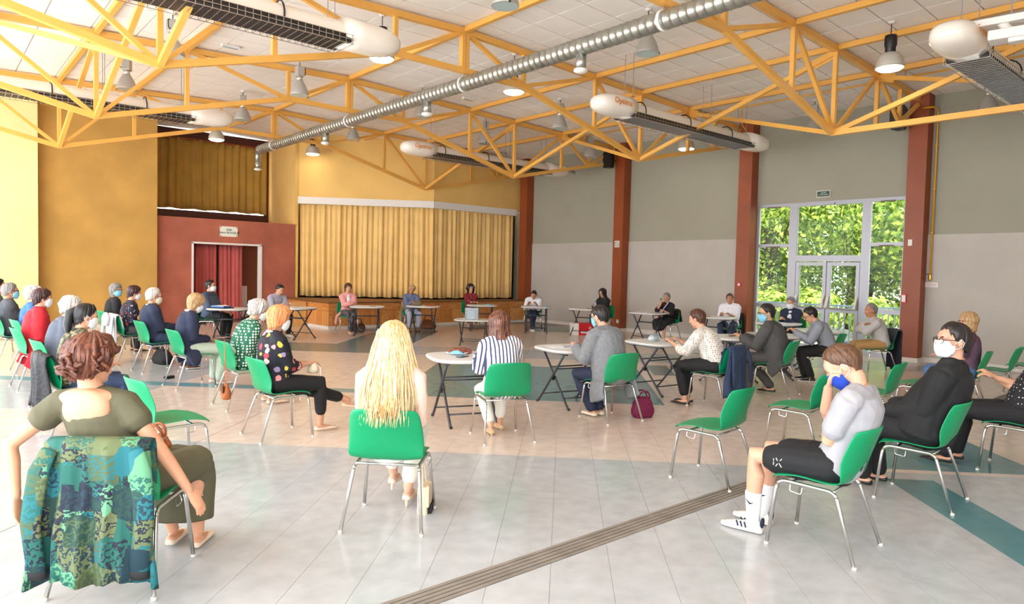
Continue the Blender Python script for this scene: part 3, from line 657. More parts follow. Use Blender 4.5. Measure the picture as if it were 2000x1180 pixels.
# pendant lamps
M_bell = mat('bell_grey_metal', (178, 174, 166), .35, metal=.25); M_inn = mat('reflector_silver', (225, 222, 214), .2, metal=.7); M_lg = mat('lens_glass', (180, 196, 192), .1, spec=.8); M_bulb = emit('lit_prism_glass', (255, 244, 220), 5.0)
def pend_common(e, drop):
    MB().lathe([(.055, 0), (.055, -.012), (.03, -.035)], 14).obj('ceiling_rose', M_white, e, True)
    MB().pipe([(0, 0, -.03), (0, 0, -drop)], .008, 6).obj('suspension_rod', mat('dark_rod', (60, 58, 55), .5), e)
def lamp_a():
    e = empty('pendant_lamp', cat='pendant lamp', group='grey bell pendant lamps'); pend_common(e, .13)
    bevel(MB().box((-.075, -.075, -.32), (.075, .075, -.12)).obj('gear_box', M_bell, e), .015); MB().lathe([(.055, -.32), (.06, -.40)], 14).obj('collar', M_inn, e, True)
    MB().lathe([(.062, -.395), (.085, -.43), (.125, -.50), (.165, -.60), (.182, -.665), (.182, -.69), (.17, -.69), (.15, -.60), (.11, -.50), (.06, -.41)], 24, cap=False).obj('bell_shade', M_bell, e, True)
    MB().lathe([(.172, -.684), (.172, -.69), (.001, -.69)], 24).obj('lens', M_lg, e)
    MB().tube(fillet([(.08, 0, -.13), (.12, 0, -.14), (.12, 0, -.26), (.08, 0, -.28)], .04), .008, 6).obj('cable', M_black, e, True)
    MB().box((.172, -.012, -.70), (.19, .012, -.66)).obj('clip', M_black, e)
    return e
def lamp_b():
    e = empty('pendant_lamp', cat='pendant lamp', group='black topped pendant lamps'); pend_common(e, .22)
    MB().lathe([(.02, -.2), (.085, -.215), (.09, -.25), (.09, -.36), (.075, -.40), (.075, -.47), (.06, -.49)], 18).obj('gear_housing', M_black, e, True)
    rs = []
    for r, z in ((.06, -.48), (.12, -.50), (.165, -.56), (.185, -.64), (.195, -.715)):
        rs.append([Vector((r*(1+.025*(i % 2))*math.cos(2*math.pi*i/44), r*(1+.025*(i % 2))*math.sin(2*math.pi*i/44), z)) for i in range(44)])
    o = MB().rings(rs, cap=False).obj('ribbed_shade', mat('ribbed_acrylic', (192, 184, 170), .3), e, True); s = o.modifiers.new('t', 'SOLIDIFY'); s.thickness = .008
    MB().lathe([(.19, -.715), (.16, -.74), (.08, -.755), (.002, -.758)], 24).obj('lit_lens', M_bulb, e, True)
    return e
def lampset(make, spots, what):
    p = make()
    for i, (x, y, lab) in enumerate(spots):
        o = p if i == 0 else copy_tree(p); o.location = (x, y, zc(x)); o.rotation_euler = (0, 0, (i*1.3) % 6.28); o['label'] = lab
    return p
lampset(lamp_a, [(5.76, 13.34, 'grey bell pendant lamp left of the duct, halfway down'), (5.78, 16.58, 'grey bell pendant lamp left of the duct, nearest the stage'), (3.04, 15.06, 'grey bell pendant lamp above the far left heater'),
    (3.10, 12.1, 'grey bell pendant lamp behind the low truss node at upper left'), (8.53, 13.14, 'grey bell pendant lamp touching the right side of the duct'), (8.73, 16.76, 'grey bell pendant lamp right of the duct, nearest the stage'),
    (11.17, 11.43, 'grey bell pendant lamp crossed by a yellow truss in the middle'), (14.05, 13.16, 'grey bell pendant lamp beside the second red column top'), (11.19, 14.2, 'grey bell pendant lamp above the heater near the stage'),
    (8.54, 6.85, 'large grey bell pendant lamp just below the duct at upper right'), (15.08, 4.06, 'grey bell pendant lamp against the grey wall at far right'), (14.74, 7.19, 'grey bell pendant lamp above the exit sign'),
    (14.06, 16.87, 'grey bell pendant lamp under the heater end by the stage'), (5.75, 6.95, 'grey bell pendant lamp cut by the top edge, left of the duct'), (8.55, 3.66, 'grey bell pendant lamp cut by the top edge at right')], 'a')
lampset(lamp_b, [(8.51, 9.97, 'lit black topped pendant lamp partly behind the duct'), (5.69, 9.98, 'lit black topped pendant lamp behind the big top left heater'), (6.13, 19.6, 'lit black topped pendant lamp above the olive curtain'),
    (8.9, 19.6, 'lit black topped pendant lamp beside the duct end'), (11.41, 4.41, 'large lit black topped pendant lamp at upper right'), (14.56, 10.35, 'lit black topped pendant lamp below the right heater')], 'b')
for (x, y, lab) in ((4.37, 13.22, 'white emergency light on the ceiling near the left heater'), (9.78, 13.09, 'white emergency light on the ceiling right of the duct')):
    e = empty('emergency_light', (x, y, zc(x)), label=lab, cat='light'); bevel(MB().box((-.16, -.05, -.05), (.16, .05, 0)).obj('body', M_white, e), .008); MB().box((-.13, -.04, -.056), (.13, .04, -.05)).obj('cover', M_lg, e)
for (y, lab) in ((13.6, 'black loudspeaker on the second red column'), (5.68, 'black loudspeaker on the red column right of the exit')):
    e = empty('loudspeaker', (XW-.62, y+.02, 5.05), heading=-90, label=lab, cat='speaker')
    bevel(MB().rings([[Vector((w*.16*sx, .02+d, z)) for sx, d in ((-1, 0), (1, 0), (.7, -.22), (-.7, -.22))] for z, w in ((-.24, .75), (-.17, 1), (.17, 1), (.24, .75))]).obj('cabinet', M_black, e), .01); MB().box((-.12, .022, -.15), (.12, .03, .15)).obj('grille', M_hb, e); MB().bar((0, -.2, 0), (0, -.34, .0), .04, .04).obj('bracket', M_black, e)
# ---------------------------------------------------------------- chairs
M_green = mat('green_plastic', (2, 150, 96), .38, spec=.5, vary=.03, vscale=3); M_chr = mat('chrome_tube', (206, 204, 200), .18, metal=.95); M_cap = mat('clear_foot_cap', (220, 216, 206), .4)
def bake(o):
    """apply modifiers into the mesh and drop them"""
    p = o.parent; o.parent = None; me = evaluated_mesh(o); o.parent = p; o.modifiers.clear(); o.data = me; return o
def shell_mesh():
    prof = [(.250, .418, .385), (.243, .440, .425), (.20, .449, .445), (.10, .444, .455), (0, .434, .46), (-.09, .428, .462), (-.15, .438, .475), (-.190, .468, .492), (-.213, .52, .497), (-.236, .59, .492), (-.260, .66, .480), (-.286, .735, .460), (-.303, .782, .432), (-.309, .798, .39)]
    n = 12; V = []
    for i, (y, z, w) in enumerate(prof):
        bk = max(0, min(1, (z-.44)/.12)) if i > 5 else 0
        for j in range(n+1):
            s = -1+2*j/n; e = abs(s)**2.3
            yy = y+bk*.078*e-(0 if i < 12 else .0); zz = z+(1-bk)*(.018*e if i > 2 else -.012*e)-(.012*e if i > 11 else 0)
            V.append((s*w/2, yy, zz))
    Fc = [(i*(n+1)+j, i*(n+1)+j+1, (i+1)*(n+1)+j+1, (i+1)*(n+1)+j) for i in range(len(prof)-1) for j in range(n)]
    return MB().add(V, Fc)
def make_chair():
    e = empty('chair', cat='chair', group='green shell chairs in the hall')
    o = shell_mesh().obj('seat_shell', M_green, e, True); s = o.modifiers.new('t', 'SOLIDIFY'); s.thickness = .009; s.offset = -1; b = o.modifiers.new('b', 'SUBSURF'); b.levels = 1; bake(o)
    for sx in (-1, 1):
        full = fillet([(sx*.248, .255, 0), (sx*.212, .215, .415), (sx*.205, -.10, .405), (sx*.212, -.135, .385), (sx*.258, -.265, 0)], .06, 4)
        k1 = [i for i, p in enumerate(full) if p.z > .38][0]; k2 = [i for i, p in enumerate(full) if p.z > .37][-1]
        for n, pts in (('front_leg', full[:k1+1]), ('side_rail', full[k1:k2+1]), ('rear_leg', full[k2:])):
            l = MB().pipe(pts, .0115, 10).obj(n, M_chr, e, True)
            if n != 'side_rail':
                f = pts[0] if n == 'front_leg' else pts[-1]; MB().lathe([(.013, 0), (.014, .004), (.014, .014), (.012, .016)], 10, (f.x, f.y, 0)).obj('foot_cap', M_cap, l, True)
        MB().pipe(fillet([(sx*.222, .13, .40), (sx*.235, .13, .365), (sx*.235, .06, .355), (sx*.222, .06, .395)], .012, 2), .003, 5).obj('link_hook', M_chr, e)
    for y in (.13, -.12): MB().pipe([(-.206, y, .408), (.206, y, .408)], .009, 8).obj('cross_bar', M_chr, e, True)
    return e
CH0 = make_chair(); CH_USED = [False]
def chair(x, y, h, lab):
    o = CH0 if not CH_USED[0] else copy_tree(CH0); CH_USED[0] = True
    o.location = (x, y, 0); o.rotation_euler = (0, 0, -R(h)); o['label'] = lab; return o
# ---------------------------------------------------------------- tables
M_tt = mat('table_top_white', (226, 224, 222), .35, vary=.02, vscale=2); M_leg = mat('table_leg_grey', (66, 68, 74), .4, metal=.4)
def make_table(hz=.73):
    e = empty('folding_table', cat='table', group='white folding tables')
    def sq(r, z, n=40): return [Vector((r*math.copysign(abs(math.cos(t))**.6, math.cos(t)), r*math.copysign(abs(math.sin(t))**.6, math.sin(t)), z)) for t in [2*math.pi*i/n for i in range(n)]]
    MB().rings([sq(.40, hz-.04), sq(.428, hz-.032), sq(.436, hz-.015), sq(.428, hz-.002), sq(.415, hz)]).obj('table_top', M_tt, e, True).modifiers.new('es', 'EDGE_SPLIT').split_angle = R(50)
    k = (hz-.05)/.68
    for sx in (-1, 1):
        for fy, xo in ((1, .30), (-1, .262)):
            pts = fillet([(sx*xo, -fy*.27, .68*k), (sx*xo, fy*.02, .345*k), (sx*xo, fy*.15, .20*k), (sx*xo, fy*.24, .10*k), (sx*xo, fy*.34, .0)], .1, 4)
            l = MB().pipe(pts, .0145, 10).obj('leg', M_leg, e, True); MB().lathe([(.016, 0), (.017, .02), (.015, .03)], 8, (sx*xo, fy*.34, 0)).obj('foot_cap', M_black, l)
        MB().box((sx*.28-.03, -.025, .33*k), (sx*.28+.03, .025, .37*k)).obj('hinge', M_black, e)
        MB().bar((sx*.30, -.33, hz-.05), (sx*.30, .33, hz-.05), .03, .02).obj('top_rail', M_leg, e)
    for y, z, w in ((.21, .125, .30), (-.21, .125, .262), (-.1, .48, .30), (.1, .48, .262)): MB().pipe([(-w, y, z*k), (w, y, z*k)], .009, 8).obj('cross_bar', M_leg, e, True)
    return e
TB0 = make_table(); TB_USED = [False]
def table(x, y, h, lab):
    o = TB0 if not TB_USED[0] else copy_tree(TB0); TB_USED[0] = True
    o.location = (x, y, 0); o.rotation_euler = (0, 0, -R(h)); o['label'] = lab; return o

# ---------------------------------------------------------------- things on tables, bags, coats
M_paper = mat('paper', (236, 238, 244), .8); M_blue = mat('folder_blue', (30, 110, 196), .4); M_skyb = mat('mask_blue', (140, 206, 232), .8, vary=.05, vscale=20); M_wmask = mat('mask_white', (232, 236, 240), .85); M_clear = mat('clear_plastic', (214, 226, 232), .15, spec=.8)
M_clear.node_tree.nodes['Principled BSDF'].inputs['Transmission Weight'].default_value = .75
M_leather = mat('tan_leather', (176, 96, 44), .5, vary=.15, vscale=8); M_tanb = mat('brown_bag', (120, 66, 30), .5, vary=.15, vscale=9)
def paper(x, y, h, lab, z=.73, w=.21, d=.297, m=None, t=.0015):
    return MB().box((-w/2, -d/2, 0), (w/2, d/2, t)).obj('paper_sheet', m or M_paper, loc=(x, y, z), rot=(0, 0, -R(h)), label=lab, cat='paper')
def sheets(x, y, h, lab, z=.73):
    e = empty('paper_stack', (x, y, z), h, label=lab, cat='papers')
    for i in range(3): MB().box((-.105, -.148, i*.002), (.105, .148, i*.002+.0015)).obj('sheet', M_paper, e).rotation_euler = (0, 0, .12*(i-1))
def phone(x, y, h, lab, z=.73):
    e = empty('phone', (x, y, z), h, label=lab, cat='phone'); bevel(MB().box((-.036, -.075, 0), (.036, .075, .009)).obj('body', M_black, e), .003); MB().box((-.033, -.07, .009), (.033, .07, .0095)).obj('screen', mat('phone_glass', (16, 18, 24), .08), e)
def pen(x, y, h, lab, z=.73, m=None):
    MB().tube([(0, -.07, .005), (0, .07, .005)], [.004, .003], 6).obj('pen', m or M_blue, loc=(x, y, z), rot=(0, 0, -R(h)), label=lab, cat='pen')
def mask_flat(x, y, h, lab, z=.73, m=None):
    e = empty('face_mask', (x, y, z), h, label=lab, cat='mask'); V = []; n = 8
    for i in range(n+1):
        for j in range(7):
            u, v = -1+2*i/n, -1+j/3; V.append((u*.085, v*.045*(1-.25*u*u), .004+.035*(1-u*u)*(1-v*v)+.004*math.sin(v*9)))
    o = MB().add(V, [(i*7+j, (i+1)*7+j, (i+1)*7+j+1, i*7+j+1) for i in range(n) for j in range(6)]).obj('fabric', m or M_skyb, e, True); o.modifiers.new('t', 'SOLIDIFY').thickness = .002
    for s in (-1, 1): MB().tube(arc((s*.085, 0, .008), .04, R(-90), R(90), 8, (s, 0, .2), (0, 1, 0)), .002, 5).obj('ear_loop', M_wmask, e)
def bottle(x, y, lab, z=.73, h=.21, r=.032):
    e = empty('bottle', (x, y, z), label=lab, cat='bottle'); MB().lathe([(r*.9, 0), (r, .01), (r, h*.62), (r*.8, h*.74), (r*.4, h*.88), (r*.38, h*.94)], 16).obj('bottle_body', M_clear, e, True); MB().lathe([(r*.45, h*.93), (r*.45, h)], 12).obj('cap', M_white, e, True)
def loaf_bag(name, loc, h, size, m, lab, handles=True, cat='bag', flap=None, seed=1):
    """soft bag: rounded, slightly slumped body with two handles"""
    e = empty(name, loc, h, label=lab, cat=cat); a, b, c = size; rs = []
    for i in range(9):
        t = i/8; k = (.86, .98, 1.03, 1.04, 1.0, .95, .9, .8, .55)[i]; kb = (.9, 1, 1.05, 1.02, .92, .8, .66, .48, .3)[i]
        rs.append([Vector((a/2*k*math.copysign(abs(math.cos(q))**.6, math.cos(q))+.006*mnoise.noise((q*2, t*6, seed)), b/2*kb*math.copysign(abs(math.sin(q))**.7, math.sin(q))+.008*mnoise.noise((q*2, t*6, seed+9)), c*t)) for q in [2*math.pi*j/24 for j in range(24)]])
    MB().rings(rs).obj('bag_body', m, e, True)
    if handles:
        for s in (-1, 1): MB().tube(arc((0, s*b*.15, c*.97), a*.28, 0, math.pi, 10, (1, 0, 0), (0, s*.25, 1.1)), .009, 6).obj('handle', m, e, True)
    if flap:
        MB().box((-a*.47, -b*.58, c*.45), (a*.47, -b*.50, c*.98)).obj('flap', flap, e); MB().box((-.015, -b*.62, c*.42), (.015, -b*.57, c*.5)).obj('buckle', mat('brass', (200, 150, 60), .3, metal=.8), e)
    return e
def drape(name, ch, m, lab, z_end=.3, z_in=.56, w=.50, amp=.02, seed=1, sleeves=True, lining=None, cat='jacket', flare=1.25, back=0.0, sl=1.0, hood=False):
    """garment hung over a chair back (chair-local), folding over the top edge with hanging sleeves"""
    e = empty(name, ch.location, 0, label=lab, cat=cat); e.rotation_euler = ch.rotation_euler; rnd = random.Random(seed)
    path = [(-.196, z_in, .9), (-.220, (z_in+.82)/2, .95), (-.248, .79, .98), (-.285, .822, 1.0), (-.335, .806, 1.0), (-.345, .74, 1.02)]
    n2 = 9
    for i in range(1, n2+1):
        t = i/n2; path.append((-.345-back*t+.02*math.sin(t*2.5), .74+(z_end-.74)*t, 1.02+(flare-1.02)*t))
    n = 44; V = []; rows = len(path); ph = [rnd.uniform(0, 6.28) for _ in range(5)]
    for i, (y, z, k) in enumerate(path):
        d = max(0, (i-3)/(rows-4))
        for j in range(n+1):
            s = -1+2*j/n; f = amp*d*(math.sin(s*9+ph[0]+z*2)+.7*math.sin(s*17+ph[1]-z*3)+.4*math.sin(s*31+ph[2]))+.004*mnoise.noise((s*6, z*9, seed))
            wrap = .055*abs(s)**3
            V.append((s*w/2*k+.012*d*math.sin(z*14+ph[3]), y+wrap*(1 if i > 2 else .6)-f if i > 2 else y+wrap*.6+.008, z+(.018*d*math.sin(s*7+ph[4]) if i == rows-1 else 0)-.02*abs(s)**4*(1 if i > 2 else 1)))
    o = MB().add(V, [(i*(n+1)+j, i*(n+1)+j+1, (i+1)*(n+1)+j+1, (i+1)*(n+1)+j) for i in range(rows-1) for j in range(n)]).obj('cloth_body', m, e, True)
    s = o.modifiers.new('t', 'SOLIDIFY'); s.thickness = .012; s.offset = 1
    if sleeves:
        for sx in (-1, 1):
            pts = [(sx*w*.40, -.325, .76), (sx*w*.47, -.352, .66), (sx*w*.50, -.362, .54), (sx*w*.50+sx*.01, -.375, .42), (sx*w*.47, -.37, .76-.42*sl)]
            q = MB().tube(pts, [.04, .05, .05, .048, .046], 12, flat=.4, side=(1, 0, 0), cap=.3).obj('sleeve', m, e, True)
            if lining: MB().tube([pts[-1], (pts[-1][0], pts[-1][1], pts[-1][2]-.035)], [.048, .05], 12, flat=.45, side=(1, 0, 0), cap=.2).obj('cuff', lining, q, True)
    if hood: MB().ell((0, -.37, .72), (.13, .06, .12), n=16, m=10).obj('hood', m, e, True)
    return e
# ---------------------------------------------------------------- people
def remesh(mb, voxel, it=6, wr=0, wf=9, seed=0):
    me = mb.mesh('tmp', []); o = bpy.data.objects.new('tmp', me)
    m = o.modifiers.new('r', 'REMESH'); m.mode = 'VOXEL'; m.voxel_size = voxel
    s = o.modifiers.new('s', 'SMOOTH'); s.factor = .5; s.iterations = it
    out = evaluated_mesh(o)
    bpy.data.objects.remove(o); bpy.data.meshes.remove(me)
    if wr:
        n = len(out.vertices); co = np.empty(n*3); no = np.empty(n*3)
        out.vertices.foreach_get('co', co); out.vertex_normals.foreach_get('vector', no); co = co.reshape(-1, 3); no = no.reshape(-1, 3)
        k = np.array([mnoise.noise((x*wf+seed, y*wf, z*wf*.6))+.5*mnoise.noise((x*wf*2.3, y*wf*2.3+seed, z*wf*1.2)) for x, y, z in co.tolist()])
        co += no*(wr*(1-np.abs(k)*2.2))[:, None]; out.vertices.foreach_set('co', co.ravel())
    out.polygons.foreach_set('use_smooth', [True]*len(out.polygons)); return out
def ik(a, c, l1, l2, pole):
    a, c = Vector(a), Vector(c); d = c-a; L = d.length
    if L > (l1+l2)*.999: c = a+d*((l1+l2)*.999/L); d = c-a; L = d.length
    u = d.normalized(); x = (l1*l1-l2*l2+L*L)/(2*L); h = math.sqrt(max(0, l1*l1-x*x)); p = Vector(pole); p = (p-u*p.dot(u)).normalized()
    return a+u*x+p*h, c
SKIN = {}
def skin(c):
    k = 'skin_%d_%d_%d' % c
    if k not in SKIN:
        m = mat(k, c, .5, vary=.06, vscale=9); m.node_tree.nodes['Principled BSDF'].inputs['Subsurface Weight'].default_value = .08; m.node_tree.nodes['Principled BSDF'].inputs['Subsurface Radius'].default_value = (.02, .008, .004); SKIN[k] = m
    return SKIN[k]
FAIR, TAN, PINK = (216, 162, 130), (190, 132, 96), (224, 172, 144)
def hairm(name, c, rough, c2=None, vscale=40):
    m = mat(name, c, rough, c2=c2 or [x*.55 for x in c], vscale=vscale); nt = m.node_tree; n = [x for x in nt.nodes if x.type == 'TEX_NOISE'][0]
    tc = [x for x in nt.nodes if x.type == 'TEX_COORD'][0]; mp = nt.nodes.new('ShaderNodeMapping'); mp.inputs['Scale'].default_value = (1.6, 1.6, .22); nt.links.new(tc.outputs['Object'], mp.inputs[0]); nt.links.new(mp.outputs[0], n.inputs['Vector']); n.inputs['Detail'].default_value = 8; n.inputs['Roughness'].default_value = .7
    n.inputs['Distortion'].default_value = .6; cr = [x for x in nt.nodes if x.type == 'VALTORGB'][0].color_ramp; cr.elements[0].position = .41; cr.elements[1].position = .6; return m
HAIR = {'brown': hairm('hair_brown', (96, 56, 36), .45, c2=(58, 30, 20), vscale=40), 'auburn': hairm('hair_auburn', (124, 66, 40), .42, c2=(66, 32, 22), vscale=36), 'dark': hairm('hair_dark', (40, 30, 28), .4, c2=(22, 16, 16), vscale=40), 'black': hairm('hair_black', (24, 20, 22), .38), 'white': hairm('hair_white', (216, 210, 204), .6, c2=(168, 160, 152), vscale=40),
        'grey': hairm('hair_grey', (150, 146, 142), .55, c2=(98, 94, 92), vscale=40), 'blonde': hairm('hair_blonde', (242, 212, 160), .42, c2=(196, 146, 90), vscale=30), 'ash': hairm('hair_ash_blonde', (206, 170, 120), .5, c2=(150, 112, 74), vscale=36), 'ginger': hairm('hair_ginger', (240, 168, 110), .5, c2=(206, 118, 66), vscale=24), 'plum': hairm('hair_plum', (74, 34, 32), .4, c2=(42, 18, 20), vscale=36), 'light': hairm('hair_light_brown', (112, 76, 50), .5, c2=(70, 46, 32), vscale=50), 'chest': hairm('hair_chestnut', (138, 84, 60), .35, c2=(60, 32, 26), vscale=26)}
STY = {  # hairline height by angle from the face: (degrees, z), volume, noise, noise freq, flare
    'short': ([(0, .088), (35, .083), (55, .05), (72, .012), (82, .008), (98, -.02), (120, -.06), (180, -.075)], .012, .006, 38, 1),
    'fade': ([(0, .10), (35, .092), (55, .07), (70, .035), (86, .012), (104, -.015), (130, -.06), (180, -.08)], .007, .004, 60, 1),
    'crop': ([(0, .095), (35, .09), (55, .066), (72, .03), (88, .012), (104, -.01), (125, -.045), (180, -.058)], .007, .003, 60, 1),
    'pixie': ([(0, .06), (30, .055), (52, .03), (70, -.01), (90, -.02), (110, -.055), (180, -.09)], .019, .013, 30, 1),
    'curly': ([(0, .07), (35, .06), (55, .02), (72, -.03), (100, -.06), (180, -.085)], .024, .022, 36, 1.0),
    'curlylong': ([(0, .075), (32, .06), (50, -.02), (65, -.09), (90, -.13), (180, -.15)], .04, .03, 26, 1.18),
    'bob': ([(0, .055), (32, .045), (48, -.02), (62, -.085), (90, -.105), (180, -.12)], .018, .009, 26, 1.0),
    'bobshort': ([(0, .05), (30, .045), (50, .0), (64, -.05), (88, -.07), (120, -.10), (180, -.115)], .022, .010, 24, 1.0),
    'mid': ([(0, .085), (32, .07), (46, -.06), (60, -.2), (90, -.26), (180, -.29)], .028, .016, 15, 1.5),
    'long': ([(0, .085), (30, .07), (42, -.10), (58, -.30), (90, -.38), (180, -.42)], .020, .012, 18, 1.45),
    'pony': ([(0, .08), (35, .07), (58, .03), (76, .0), (95, -.03), (120, -.07), (180, -.09)], .012, .004, 30, 1),
    'balding': ([(0, .10), (40, .10), (58, .06), (74, .02), (92, .0), (110, -.04), (180, -.065)], .006, .003, 50, 1),
    'updo': ([(0, .085), (35, .075), (58, .02), (76, -.02), (95, -.05), (120, -.075), (180, -.085)], .034, .026, 20, 1.0)}
def interp(tab, a):
    for (a0, v0), (a1, v1) in zip(tab, tab[1:]):
        if a <= a1:
            t = (a-a0)/(a1-a0); t = t*t*(3-2*t); return v0+(v1-v0)*t
    return tab[-1][1]
def hair_mesh(HM, style, seed=0, fine=1, th0=0, droop=None, locks=0, lw=.006):
    """hair shell in head space HM (4x4): from the crown along the skull, then hanging"""
    tab, vol, na, nf, flare = STY[style]; n = int(64*fine); rows = 10 if min(v for _, v in tab) > -.15 else 20
    if min(v for _, v in tab) < -.3: n = int(110*fine)
    cx, cy, cz, rx, ry, rz = 0, -.012, .030, .0755, .0965, .0945
    rnd = random.Random(seed); V = []
    I3 = HM.to_3x3(); up = Vector((0, 0, 1)); org = HM.translation
    for i in range(n):
        ph = 2*math.pi*i/n; d = abs((math.degrees(ph)+180) % 360-180); ze = interp(tab, d)
        if ze < -.15: ze += rnd.uniform(-.05, .035)
        elif style not in ('crop', 'balding'): ze += rnd.uniform(-.007, .007)
        zeq = cz-.055; hang = ze < zeq; th1 = math.acos(max(-1, min(1, (max(ze, zeq)-cz)/rz)))
        strand = mnoise.noise((math.sin(ph)*7+seed, math.cos(ph)*7, 3.3)); rid = .6*math.sin(ph*23+strand*3)+.5*math.sin(ph*41+strand*5)
        for r in range(rows):
            t = r/(rows-1)
            cut = .6 if hang else 1.0
            if hang and ze < -.15: cut = .35
            k = min(1, t/cut); th = th0+(th1-th0)*k
            edge = 1-max(0, (t-.6)/.4)**2*(1.0 if not hang else .45)
            v = vol*(.75+.25*math.sin(min(th, 1.6)))*edge
            s = max(math.sin(th), .02)
            P = Vector(((rx+v)*s*math.sin(ph), cy+(ry+v)*s*math.cos(ph), cz+(rz+v)*math.cos(th)))
            w = na*(mnoise.noise(Vector((P.x, P.y, P.z*.8))*nf+Vector((seed*3.1, 0, 0)))+.45*rid*(.4+.6*t)) if r else 0
            P += Vector((math.sin(ph)*s, math.cos(ph)*s, math.cos(th)*.8))*w
            if t > cut:
                q = (t-cut)/(1-cut); base = P.copy(); f = 1+(flare-1)*math.sin(q*1.8)*.9
                W = HM@Vector((P.x*f, cy+(P.y-cy)*(f if P.y < cy else 1.0), P.z))
                W += up*((ze-base.z)*q)
                W += I3@Vector((math.sin(ph), math.cos(ph), 0))*(na*1.0*mnoise.noise((math.sin(ph)*9+seed, math.cos(ph)*9, q*5)))
                if droop: W += droop*(q*q)
            else: W = HM@P
            V.append(W)
    Fc = [(i*rows+r, i*rows+r+1, ((i+1) % n)*rows+r+1, ((i+1) % n)*rows+r) for i in range(n) for r in range(rows-1)]
    lk = MB()
    if locks:
        for _ in range(locks):
            i0 = rnd.randrange(n); dr = rnd.uniform(-.05, .05)*n; r0 = rnd.randrange(1, max(2, rows//2)); r1 = rows-1 if rnd.random() < .8 else rows-2; pts = []
            for r in range(r0, r1+1): 
                i = int(i0+dr*((r-r0)/rows)) % n; Pq = V[i*rows+r]; out = (Pq-org); out.z *= .3; pts.append(Pq+out.normalized()*rnd.uniform(.0, .004))
            tip = (pts[-1]-pts[-2]); pts.append(pts[-1]+tip.normalized()*min(.022, tip.length)*rnd.uniform(.3, 1.0)); m = len(pts)
            rad = lw*rnd.uniform(.7, 1.2); lk.tube(pts, [rad*(.35+.65*math.sin(min(1, (j+.6)/(m*.5))*1.57))*(1 if j < m-2 else .7 if j == m-2 else .12) for j in range(m)], 5)
    return MB().add(V, Fc), lk
